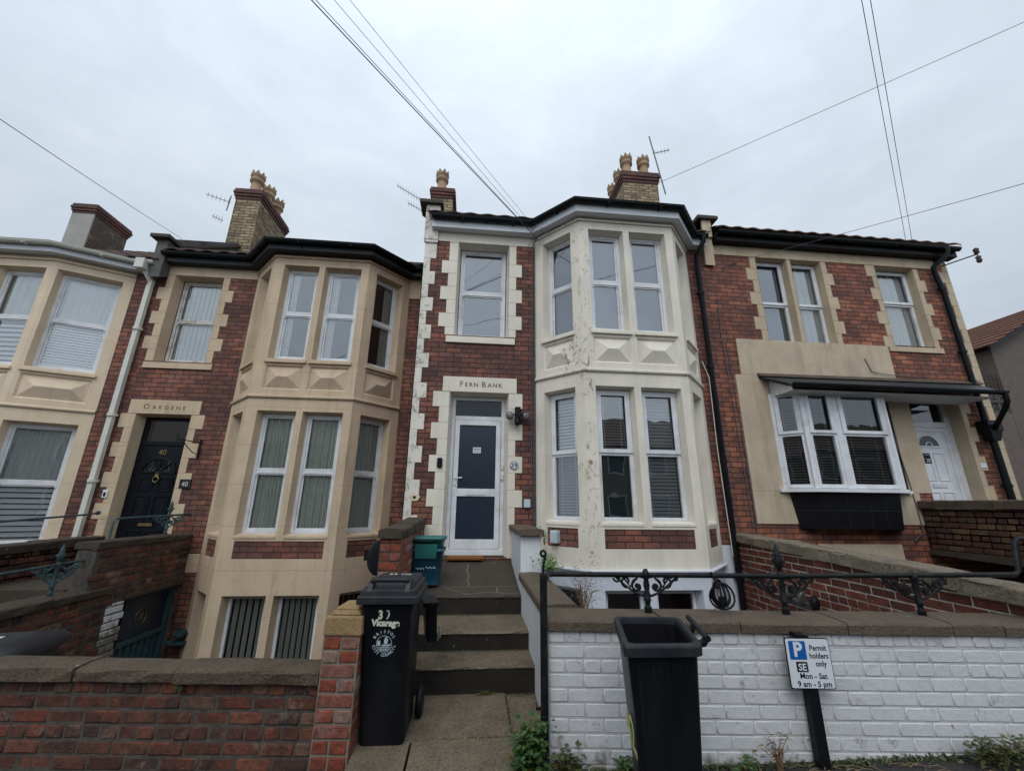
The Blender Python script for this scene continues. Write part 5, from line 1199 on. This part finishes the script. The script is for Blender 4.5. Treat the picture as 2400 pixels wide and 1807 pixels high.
# open bin on the pavement
ob = thing('wheelie_bin', (.95, 2.45, -.05), 'open lidless black wheelie bin on the pavement before the white wall', 'bin')
cb = [(.78, 2.24), (1.19, 2.23), (1.33, 2.76), (.92, 2.80)]  # rim corners: near-left, near-right, far-right, far-left
def quadring(c, z_, s_=1.0, ex=0.0, r=.05, sh=(0, 0)):
    cx = sum(p[0] for p in c)/4; cy = sum(p[1] for p in c)/4; out = []
    P = [(cx+(x-cx)*s_+sh[0], cy+(y-cy)*s_+sh[1]) for x, y in c]
    P = [(x+ex*(1 if x > cx else -1), y+ex*(1 if y > cy else -1)) for x, y in P]
    for i in range(4):
        a, b_, d_ = Vector(P[i-1]), Vector(P[i]), Vector(P[(i+1) % 4]); p = b_+(a-b_).normalized()*r; q_ = b_+(d_-b_).normalized()*r
        for k in range(5): t_ = k/4; v_ = p*(1-t_)**2+b_*2*t_*(1-t_)+q_*t_**2; out.append((v_.x, v_.y, z_))
    return out
zr = .935
cb0 = [(.885, 2.31), (1.145, 2.30), (1.22, 2.70), (.97, 2.72)]
g = MB(); g.loft([quadring(cb0, -.03), quadring(cb0, .03), quadring(cb, zr-.06, .90), quadring(cb, zr-.05, .92)], 0, True, True, False); g.build('body', M['bin'], ob)
g = MB()
g.loft([quadring(cb, zr-.055, .97), quadring(cb, zr-.052, 1.0), quadring(cb, zr-.012, 1.01), quadring(cb, zr-.003, 1.0), quadring(cb, zr, .985), quadring(cb, zr, .87), quadring(cb, zr-.008, .865), quadring(cb, zr-.009, .84), quadring(cb, zr-.03, .83)], 0, False, False, False)
lin = MB(); lin.loft([quadring(cb, zr-.03, .83), quadring(cb, .45, .78), quadring(cb, .1, .66)], 0, True, False, True); lin.build('inside', M['signk'], ob)
g.build('rim', M['bingrey'], ob)
g = MB()
for y_ in (2.36, 2.60):
    xr = 1.19+(y_-2.23)*.264; g.tube([(xr-.01, y_, zr-.035), (xr+.035, y_, zr-.03), (xr+.062, y_, zr+.005)], [.02, .02, .016], 8)
g.tube([(1.19+.055, 2.28, zr+.012), (1.19+.055+.115, 2.70, zr+.012)], .015, 10); g.build('handle', M['bin'], ob)
g = MB(); sd = Fr(.868, 2.735, -pi/2-.14)
g = MB()
for ii in range(6): g.tube([(.93+ii*.035, 2.262, zr-.075), (.935+ii*.034, 2.27, zr-.16)], .006, 6)
for ii, xx in enumerate((.86, 1.115)): g.tube([(xx, 2.275, zr-.09), ((.91, 1.11)[ii], 2.315, .02)], .010, 8)
g.build('moulded_ribs', M['bin'], ob)
g = MB()
side_f = lambda u, v, z_: (.795+.10*(zr-.10-z_)/.8+.065*(u)/.4-.006, 2.24+u, z_)
g2f = lambda u, v, z_: (.825+.085*(.8-z_)+.17*(u)-.012+v, 2.30+u, z_)
text_into(g, '42', lambda u, v, z_: g2f(.25-u, v, z_), .1, .42, .22, 0, depth=.001, bold=.004); g.build('painted_number', M['yellow'], ob)
# bin of number 40, lid only shows above the wall
nb2 = thing('wheelie_bin', (-3.7, 3.95, -1.4), 'black bin at the left edge whose lid shows above the red wall', 'bin')
NT_ = Fr(-3.66, 3.98, radians(12)); g = MB()
g.loft([rrect(.45, .5, .03, -.45, NT_), rrect(.55, .62, .03, .43, NT_)], 0, True); g.build('body', M['bin'], nb2)
g = MB(); g.loft([rrect(.62, .70, .03, .43, NT_), rrect(.63, .71, .03, .48, NT_), rrect(.56, .64, .05, .52, NT_), rrect(.3, .4, .1, .545, NT_)], 0, True); l2 = g.build('lid', M['bingrey'], nb2)
g = MB(); g.box(-.22, .02, -.12, .06, .546, .550, NT_); g.build('lid_sticker', M['signw'], l2)
# leaning black caddy behind the bin, with white scrawl
kb = thing('recycling_box', (-.23, 4.15, .3), 'small black box leaning behind the closed wheelie bin with white marks', 'box')
KT = Fr(-.33, 4.02, radians(12)); KL = lambda u, v, z_: KT(u+.10*(.75-z_), v-.0*(z_), z_)
g = MB(); g.loft([rrect(.08, .26, .02, .50, KL), rrect(.10, .30, .02, .76, KL), rrect(.13, .33, .02, .77, KL), rrect(.13, .33, .02, .80, KL)], 0, True); g.build('body', M['bin'], kb)
g = MB(); 
for (a, b_, c, e) in ((-.10, -.04, .52, .60), (-.02, .03, .49, .55), (.05, .09, .45, .51)): g.box(-.002, .0, a, b_, c, e, lambda u, v, z_: KL(.072+.05*(z_-.5)+u, v, z_))
g.build('white_marks', M['cream_mark'], kb)
# teal recycling stack
def rbox(name, x, y, z0_, w, d, h, wt, mat, label, rim=True, tilt=0.0):
    o = thing(name, (x, y, z0_), label, 'box'); T_ = Fr(x, y, radians(-3)); g = MB()
    g.loft([rrect(w, d, .03, z0_, T_), rrect(wt, d*wt/w, .03, z0_+h, T_), rrect(wt+.05, d*wt/w+.05, .035, z0_+h+.002, T_), rrect(wt+.05, d*wt/w+.05, .035, z0_+h+.035, T_), rrect(wt-.01, d*wt/w-.01, .03, z0_+h+.035, T_), rrect(w-.03, d-.03, .03, z0_+h*.35, T_)], 0, True)
    g.build('tub', mat, o); return o, T_
o1, T1 = rbox('recycling_box', -.50, 5.42, .69, .30, .27, .36, .35, M['bluebox'], 'blue recycling box standing on the landing beside the white door')
g = MB(); 
for (a, b_, zq) in ((-.11, -.02, .87), (.0, .12, .88)):
    g.tube([T1(a+(b_-a)*k/8, -.150-.02*(zq-.69)/.36, zq+.012*sin(k*2.1)) for k in range(9)], .004, 5)
g.build('white_scrawl', M['decal'], o1)
o2, T2 = rbox('recycling_box', -.50, 5.42, .98, .31, .27, .20, .36, M['tealbox'], 'green recycling box stacked in the top of the blue box')
g = MB(); g.hexa([T2(-.13, -.175, .98), T2(.12, -.175, .98), T2(.12, -.168, .98), T2(-.13, -.168, .98), T2(-.14, -.195, 1.14), T2(.13, -.195, 1.14), T2(.13, -.187, 1.14), T2(-.14, -.187, 1.14)]); g.build('hanging_flap', M['tealbox'], o2, bevel=.004)
g = MB(); g.tube([T2(-.17, -.20, 1.175), T2(-.05, -.205, 1.178), T2(.08, -.203, 1.172)], .008, 6); g.build('strap', M['signk'], o2)

# ================================================================== sign
sg_ = thing('parking_sign', st(1.96, 3.06, 0), 'white permit holders only parking sign on a black post', 'sign')
SG = Fr(*st(1.965, 3.05)[:2], -YAW)
g = MB(); g.box(-.033, .033, .012, .075, -.1, .775, SG); g.hexa([SG(-.06, .012, .776), SG(.033, .012, .776), SG(.033, .075, .776), SG(-.06, .075, .776), SG(-.06, .012, .80), SG(.02, .012, .79), SG(.02, .075, .79), SG(-.06, .075, .80)]); g.build('post', M['signk'], sg_, bevel=.004)
def rr2(mb, a, b_, c, e, v, r=.012, m=0, th=.002):
    ring = []
    for (x, z_, a0) in ((b_-r, e-r, 0), (a+r, e-r, pi/2), (a+r, c+r, pi), (b_-r, c+r, 3*pi/2)):
        for k in range(5): t_ = a0+pi/2*k/4; ring.append((x+r*cos(t_), z_+r*sin(t_)))
    mb.loft([[SG(x, v, z_) for x, z_ in ring], [SG(x, v-th, z_) for x, z_ in ring]], m, False)
a, b_, c, e = -.145, .145, .487, .777
g = MB(); rr2(g, a, b_, c, e, .011, th=.006); pl = g.build('plate_border', M['signk'], sg_)
g = MB(); rr2(g, a+.005, b_-.005, c+.005, e-.005, .0048, th=.002); g.build('plate', M['signw'], pl)
g = MB(); rr2(g, a+.022, a+.132, e-.125, e-.018, .0026, .006, th=.001); g.build('blue_square', M['signb'], pl)
g = MB(); rr2(g, a+.055, a+.128, e-.195, e-.137, .0026, .003, th=.001); g.build('zone_square', M['signk'], pl)
g = MB(); text_into(g, 'P', SG, a+.077, e-.105, .115, .001, bold=.004, depth=.0004); text_into(g, 'SE', SG, a+.0915, e-.186, .056, .001, bold=.0012, depth=.0004); g.build('white_letters', M['signw'], pl)
g = MB()
for tx, x, z_ in (('Permit', .066, .705), ('holders', .066, .660), ('only', .072, .615)): text_into(g, tx, SG, x, z_, .045, .0025, squash=.92, bold=.001, depth=.0004)
text_into(g, 'Mon - Sat', SG, .01, .545, .045, .0025, bold=.001, depth=.0004); text_into(g, '9 am - 5 pm', SG, .010, .500, .045, .0025, bold=.001, depth=.0004); g.build('black_letters', M['signk'], pl)

# ================================================================== other small things
g = MB()
rings = []
for i in range(8):
    pass
dm = MB(); dm.box(-.31, .20, 6.20, 6.40, .845, .885, ID); dm.build('doormat', M['mat'], loc=(-.05, 6.3, .84), bevel=.01, label='orange brown coir doormat under the white front door', cat='doormat')
se = thing('security_light', (.67, 6.28, 2.93), 'twin black security floodlight on the cream surround by the white door', 'light')
g = MB(); g.box(.63, .72, 6.20, 6.29, 2.90, 3.08); g.lathe([(.03, 2.78), (.045, 2.80), (.045, 2.86), (.02, 2.90)], .665, 6.2, 12); g.build('sensor', M['signk'], se, bevel=.012)
for x, t_ in ((.555, -.35), (.79, .35)):
    TT_ = lambda X, Y_, Z, x=x, t_=t_: (x+X*cos(t_)+Z*sin(t_)*.6, 6.20-Z*.9+X*sin(t_)*.3, 2.935+Y_-Z*.25)
    g = MB(); g.lathe([(.025, -.07), (.05, -.03), (.064, .05), (.064, .058)], 0, 0, 18, T=TT_); hd = g.build('lamp_head', M['signk'], se)
    g = MB(); g.lathe([(.056, .0585), (.052, .062), (.02, .066)], 0, 0, 18, T=TT_); g.build('lens', M['metal'], hd)
g = MB(); g.tube([(.665, 6.26, 2.97), (.555, 6.22, 2.94)], .014, 6); g.tube([(.665, 6.26, 2.97), (.79, 6.22, 2.94)], .014, 6); g.build('arms', M['signk'], se)
ds = thing('satellite_dish', (-1.35, 6.65, .85), 'dark grey satellite dish half hidden behind the brick garden wall', 'satellite dish')
g = MB(); prof = [(.0, .0), (.08, .004), (.16, .016), (.225, .036), (.23, .04), (.225, .044), (.0, .008)]
g.lathe(prof, 0, 0, 32, T=lambda x, y, z: (-1.27+x*.72+z*.6, 6.45+x*.68-z*.7, .86+y*1.08)); g.build('dish', M['dkgrey'], ds)
g = MB(); g.tube([(-1.27, 6.47, .86), (-1.45, 6.75, .84)], .02, 8); g.box(-1.56, -1.50, 6.72, 6.86, .78, .92); g.build('mount', M['signk'], ds)

def aerial(loc, d, n, el, label, pole=None, rad=.008):
    o = thing('tv_aerial', loc, label, 'aerial'); L = Vector(loc); D = Vector(d); side = Vector((0, 0, 1)) if el == 'v' else Vector((.7, -.7, .25))
    g = MB(); g.tube([L, L+D], rad, 6); g.build('boom', M['metal'], o)
    g = MB()
    for k in range(n): p = L+D*((k+.5)/n); h = .075+.02*(k == 0); g.tube([p-side*h, p+side*h], rad*.6, 5)
    g.build('elements', M['metal'], o)
    if pole: g = MB(); g.tube([Vector(pole[0]), Vector(pole[1])], rad*1.6, 6); g.build('mast', M['metal'], o)
    return o
aerial((-1.32, 8.5, 8.62), (-.80, 0, .50), 12, 'v', 'long comb aerial beside the slim chimney, the upper one')
aerial((-1.32, 8.5, 8.36), (-.50, 0, .27), 8, 'v', 'short comb aerial beside the slim chimney, the lower one')
aerial((-6.35, 9.25, 8.85), (-.62, 0, .20), 6, 'v', 'upper comb aerial on the three pot chimney', ((-6.40, 9.25, 8.6), (-6.37, 9.25, 9.05)))
aerial((-6.42, 9.25, 8.3), (-.28, 0, .12), 4, 'v', 'lower small comb aerial on the three pot chimney')
aerial((4.68, 8.7, 11.05), (.50, 0, .18), 5, 'v', 'aerial on a tall mast beside the five pot chimney', ((4.92, 8.7, 9.7), (4.62, 8.7, 11.65)), .011)

def wire(a, q_, ext, label, r=.011, sag=.12, grp=None):
    A, Q = Vector(a), Vector(q_); B = Q+(Q-A)*ext; n = 24
    g = MB(); g.tube([A+(B-A)*(k/n)-Vector((0, 0, sag*4*(k/n)*(1-k/n))) for k in range(n+1)], r, 6)
    g.build('overhead_cable', M['wire'], loc=a, label=label, cat='cable', group=grp)
wire((1.0, 6.15, 6.12), (-1.78, 3, 6.45), 1.5, 'thick overhead cable, leftmost of those meeting at the FernBank eaves', .0065, .05)
wire((.96, 6.15, 6.22), (-1.55, 3, 6.47), 1.5, 'thin overhead cable, middle of those meeting at the FernBank eaves', .003, .05)
wire((.86, 6.3, 6.62), (-1.42, 3, 6.52), 1.5, 'thin overhead cable, rightmost of those meeting at the FernBank eaves', .003, .05)
wire((1.02, 6.15, 6.10), (-1.74, 3, 6.43), 1.5, 'thin cable running just below the thick one to the FernBank eaves', .004, .02)
wire((-5.75, 7.35, 6.45), (-4.02, 3, 4.67), 1.0, 'overhead cable dropping from the top left sky to the Oakdene eaves', .0035, .05)
wire((9.45, 7.0, 7.0), (4.45, 3, 7.49), 1.0, 'left one of the twin cables above the end house', .004, .05)
wire((9.60, 7.0, 7.0), (4.57, 3, 7.51), 1.0, 'right one of the twin cables above the end house', .004, .05)
wire((.98, 6.1, 6.15), (6.68, 3, 7.50), 1.0, 'cable crossing the sky from the upper right to the FernBank eaves', .0035, .02)
wire((4.80, 6.2, 6.0), (5.70, 3, 4.97), 1.0, 'cable from the right edge to the end house brickwork', .0035, .05)
g = MB()   # bundle of cables clipped down the brickwork
def cab(pts, r=.009): g.tube(pts, r, 5)
cab([(1.0, 6.1, 6.16), (.90, 6.2, 6.0), (.92, 6.27, 5.7), (.93, 6.275, 1.3)]); cab([(1.0, 6.1, 6.14), (.86, 6.22, 6.05), (.74, 6.27, 5.7), (.80, 6.27, 5.2), (.90, 6.27, 4.8), (.895, 6.275, 1.4)], .006); cab([(.95, 6.27, 6.1), (.95, 6.275, 1.2)], .008)
cab([(.86, 6.1, 6.2), (.95, 6.0, 6.28), (1.05, 5.95, 6.2), (.97, 6.05, 6.05), (.88, 6.15, 6.1)], .005)
g.build('service_cables', M['wire'], h39)
g = MB(); cab([(4.30, 6.29, 4.4), (4.33, 6.285, 3.0), (4.36, 6.285, 1.3)], .008); cab([(4.36, 6.29, 4.4), (4.40, 6.285, 3.0), (4.42, 6.285, 1.25)], .007); cab([(4.80, 6.29, 6.02), (4.5, 6.285, 5.9), (4.35, 6.285, 5.6), (4.28, 6.285, 4.4)], .006)
cab([(7.06, 6.25, 3.4), (7.14, 6.27, 2.8), (7.22, 6.27, 1.95), (7.24, 6.27, 1.25), (7.05, 6.27, 1.12)], .009); cab([(6.95, 6.27, 4.2), (7.02, 6.26, 3.95), (7.3, 6.25, 3.9), (7.9, 6.25, 3.88)], .007); g.build('service_cables', M['wire'], h38)
g = MB(); cab([(3.86, 6.27, 4.0), (3.93, 6.24, 3.7), (3.90, 6.22, 2.5), (3.93, 6.22, .9)], .007); g.build('pale_cable', M['cream_mark'], h39)
g = MB()
for k in range(6):
    a_, b2, zc = .03+.012*k, .075+.006*(k % 3), ZR-.09-.008*k
    g.tube([st(1.53+a_*cos(t_)*(1 if k % 2 else .8)+.006*k, 3.30+.012*sin(t_*2), zc+b2*sin(t_)) for t_ in [2*pi*j/18 for j in range(19)]], .0075, 6)
g.tube([st(1.50, 3.31, ZR+.03), st(1.515, 3.30, ZR), st(1.53, 3.29, ZR-.08)], .009, 6); g.box(1.53, 1.58, 3.27, 3.30, ZR-.17, ZR-.13, ST)
g.build('cable_coil', M['signk'], loc=st(1.53, 3.30, ZR-.1), label='tangled black lead hanging from the railing between two brackets', cat='cable')

# ================================================================== plants
def leafy(name, c, rad, n, size, mat, label, cat='weed', flat=.6, stems=8, grp=None, trail=None, blade=False):
    o = thing(name, c, label, cat, grp); g = MB(); s_ = MB(); base = Vector(c)
    tips = []
    for k in range(stems):
        t_ = R.uniform(0, 2*pi); p = base+Vector((rad[0]*R.uniform(.2, 1)*cos(t_), rad[1]*R.uniform(.2, 1)*sin(t_), rad[2]*R.uniform(.4, 1))); m_ = (base+p)/2+Vector((0, 0, rad[2]*.2))
        s_.tube([base+Vector((R.uniform(-.2, .2)*rad[0], R.uniform(-.2, .2)*rad[1], 0)), m_, p], [.004, .003, .0015], 4); tips.append((m_, p))
    for k in range(n):
        m_, p = R.choice(tips); q_ = m_.lerp(p, R.uniform(-.4, 1.05))+Vector((R.gauss(0, .28)*rad[0], R.gauss(0, .28)*rad[1], R.gauss(0, .2)*rad[2]))
        q_.z = max(q_.z, c[2]+.004)
        a = R.uniform(0, 2*pi); up = R.uniform(-.4, .8); d = Vector((cos(a), sin(a), up)).normalized(); sd_ = d.cross(Vector((R.uniform(-.3, .3), R.uniform(-.3, .3), 1))).normalized(); nn = sd_.cross(d)
        L = size*R.uniform(.5, 1.3); w_ = L*(.07 if blade else .38)
        g.mesh([q_, q_+d*L*.35+sd_*w_+nn*L*.05, q_+d*L-nn*L*.15, q_+d*L*.35-sd_*w_+nn*L*.05, q_+d*L*.5-nn*L*.04], [(0, 1, 4), (1, 2, 4), (2, 3, 4), (3, 0, 4)], 0, False, R.random())
    s_.build('stems', M['straw'], o); g.build('leaves', mat, o); return o
leafy('ivy_bush', st(.13, 3.05, .0), (.11, .09, .26), 750, .045, M['leaf'], 'leafy green bush growing against the gate post by the steps', 'bush', stems=14)
leafy('ivy_bush', st(.16, 2.98, -.03), (.17, .11, .11), 550, .042, M['leaf'], 'low leafy spread at the foot of the gate post', 'bush', stems=14)
leafy('creeper', (.86, 4.75, .86), (.13, .45, .20), 420, .035, M['leafb'], 'bright green creeper on the low coping behind the gate post', 'creeper', stems=12)
leafy('creeper', (.88, 5.1, 1.15), (.06, .10, .16), 60, .035, M['leafb'], 'small sprig of leaves at the corner of the pillar coping', 'creeper', stems=4)
leafy('dry_shrub', (1.20, 4.6, .55), (.20, .3, .42), 260, .05, M['straw'], 'dry brown shrub behind the coping next to the creeper', 'shrub', stems=18, blade=True)
leafy('weed_clump', st(.36, 3.06, -.02), (.16, .05, .16), 170, .04, M['moss'], 'brown green weeds at the left foot of the white wall', stems=8)
leafy('weed_clump', st(.74, 3.05, .0), (.10, .05, .10), 90, .05, M['leaf'], 'weeds at the wall foot just left of the open bin', stems=6)
leafy('weed_clump', st(1.45, 3.05, .03), (.10, .05, .09), 90, .035, M['leaf'], 'weeds at the wall foot between open bin and sign', stems=6)
leafy('weed_clump', st(1.66, 3.04, .04), (.10, .04, .20), 45, .07, M['straw'], 'tall dry grass stems left of the sign post', stems=16, blade=True)
leafy('fern_clump', st(3.02, 3.02, .10), (.17, .07, .13), 600, .030, M['moss'], 'feathery green clump at the right foot of the white wall', 'fern', stems=16)
leafy('weed_clump', st(3.3, 3.05, .11), (.20, .05, .10), 200, .04, M['leaf'], 'dark weeds beside the feathery clump at the right edge', stems=8)
leafy('moss_tuft', (.2, 4.0, .07), (.12, .02, .02), 120, .02, M['moss'], 'yellow green moss tuft on the slab below the lowest step', 'moss', stems=6)
leafy('weed_sprig', st(-2.17, 3.15, .40), (.05, .02, .03), 40, .02, M['leaf'], 'tiny green sprig under the coping of the red wall', stems=4)
g = MB()
for k in range(1700):   # moss line and debris where wall meets pavement
    u = R.uniform(.3, 4.6); v_ = 3.14-abs(R.gauss(0, .035)); p = Vector(st(u, v_, pz(u)+.003)); a = R.uniform(0, 2*pi); L = R.uniform(.008, .028)
    g.mesh([p, p+Vector((L*cos(a), L*sin(a), R.uniform(.0, .02))), p+Vector((L*cos(a+.7), L*sin(a+.7), R.uniform(0, .022)))], [(0, 1, 2)], 0, False, R.random())
g.build('moss', M['moss'], kind='stuff', label='moss and leaf litter along the foot of the white wall')
g = MB()
for k in range(1500):   # moss and grit in the angles of the steps and slab joints
    q_ = R.random()
    if q_ < .22: p = Vector((R.uniform(-.3, .6), 4.012-abs(R.gauss(0, .02)), .066))
    elif q_ < .36: p = Vector((R.uniform(-.3, .6), 4.400-abs(R.gauss(0, .015)), .276))
    elif q_ < .5: p = Vector((R.uniform(-.3, .6), 5.022-abs(R.gauss(0, .015)), .436))
    elif q_ < .75: p = Vector((R.gauss(.25, .3), 3.375+R.gauss(0, .012), .056))
    elif q_ < .9: y_ = R.uniform(3.2, 4.0); p = Vector((.345+R.gauss(0, .01)+R.choice((0, 0, .24)), y_, .062))
    else: y_ = R.uniform(5.1, 6.3); p = Vector((.595-abs(R.gauss(0, .012)), y_, (.62+(y_-5.03)*.12 if y_ < 5.325 else .655+(y_-5.328)*.1834)+.004))
    if not -.6 < p.x < .6: continue
    a = R.uniform(0, 2*pi); L = R.uniform(.005, .018)
    g.mesh([p, p+Vector((L*cos(a), L*sin(a), R.uniform(0, .010))), p+Vector((L*cos(a+.8), L*sin(a+.8), R.uniform(0, .012)))], [(0, 1, 2)], 0, False, R.random())
g.build('moss', M['moss'], kind='stuff', label='moss and grit in the angles of the stone steps')
g = MB()
for k in range(70):
    u = R.choice((R.gauss(2.45, .12), R.gauss(2.1, .15), R.uniform(1.5, 3.6))); v_ = R.uniform(2.9, 3.1); p = Vector(st(u, v_, pz(u)+.006)); a = R.gauss(0, .5)+(pi if R.random() < .5 else 0); L = R.uniform(.04, .13)
    g.tube([p, p+Vector((L*.5*cos(a), L*.5*sin(a)*.6, .01)), p+Vector((L*cos(a), L*sin(a)*.6, .0))], .0018, 4)
g.build('straw', M['straw'], kind='stuff', label='scattered dry straw on the pavement below the sign')

# ================================================================== sky, sun, camera
GR = {'house': 'terraced houses along the street', 'bin': 'black wheelie bins', 'box': 'recycling boxes by the steps', 'cable': 'cables', 'aerial': 'television aerials on the chimneys',
      'weed': 'weeds along the white wall', 'railing': 'ornamental iron railings', 'wall': 'garden and boundary walls', 'bush': 'leafy growth by the gate post', 'creeper': 'creeper behind the gate post'}
for o in C.objects:
    if o.parent is None and o.get('category') in GR and not o.get('group'): o['group'] = GR[o['category']]
W = bpy.data.worlds.new('World'); bpy.context.scene.world = W; W.use_nodes = True
nt = W.node_tree; nt.nodes.clear()
class WN(NT):
    def __init__(s, t): s.t = t; s.n = t.nodes
n = WN(nt)
EL, AZ = radians(50), radians(200)
sky = n('TexSky', sky_type='NISHITA', sun_disc=False, sun_elevation=EL, sun_rotation=AZ)
tc = n('TexCoord').outputs['Generated']
vec = n('VectorMath', {0: tc, 1: (1.0, 1.0, 2.4)}, operation='MULTIPLY').outputs[0]
cl = n.noise(vec, 1.5, 8, .52, .6); cl2 = n.noise(vec, 5.0, 6, .6, .3)
cmix = n.math('ADD', n.math('MULTIPLY', cl, .72), n.math('MULTIPLY', cl2, .28))
cloud = n.ramp(cmix, [(.36, (.53, .60, .675)), (.5, (.60, .675, .76)), (.64, (.69, .765, .85))])
sep = n('SeparateXYZ', {0: tc}); zz = n.math('MAXIMUM', sep.outputs[2], 0.0)
back = n.math('MAXIMUM', n.math('MULTIPLY', sep.outputs[1], -1.0), 0.0)
gain = n.math('ADD', n.math('ADD', .92, n.math('MULTIPLY', n.math('POWER', zz, 3.0), .9)), n.math('MULTIPLY', back, .85))
c1 = n.mix(1.0, cloud, n('CombineXYZ', {0: gain, 1: gain, 2: gain}).outputs[0], 'MULTIPLY')
bg1 = n('Background', {0: c1, 1: 1.0}); bg2 = n('Background', {0: sky.outputs[0], 1: .10})
mx = n('MixShader', {0: .06, 1: bg1.outputs[0], 2: bg2.outputs[0]})
out = nt.nodes.new('ShaderNodeOutputWorld'); nt.links.new(mx.outputs[0], out.inputs[0])
sd = bpy.data.lights.new('sun', 'SUN'); sd.energy = .9; sd.angle = radians(30); sd.color = (1, .97, .93)
so = bpy.data.objects.new('sun', sd); C.objects.link(so)
so.rotation_euler = Vector((-sin(AZ)*cos(EL)*-1, -cos(AZ)*cos(EL)*-1, sin(EL))).to_track_quat('Z', 'Y').to_euler()

cd = bpy.data.cameras.new('camera'); cam = bpy.data.objects.new('camera', cd); C.objects.link(cam)
cd.sensor_width = 36; cd.lens = 880/2211*36; cd.clip_start = .05; cd.clip_end = 500
from mathutils import Matrix
TH = radians(16.3); roll = .012
fwd = Vector((sin(YAW)*cos(TH), cos(YAW)*cos(TH), sin(TH))); right = Vector((cos(YAW), -sin(YAW), 0)); up = right.cross(fwd)
r2 = right*cos(roll)+up*sin(roll); u2 = -right*sin(roll)+up*cos(roll)
Mx = Matrix((r2, u2, -fwd)).transposed().to_4x4(); Mx.translation = (0, 0, 1.6); cam.matrix_world = Mx
bpy.context.scene.camera = cam
vs_ = bpy.context.scene.view_settings; vs_.view_transform = 'Standard'; vs_.look = 'None'; vs_.exposure = .08; vs_.gamma = 1
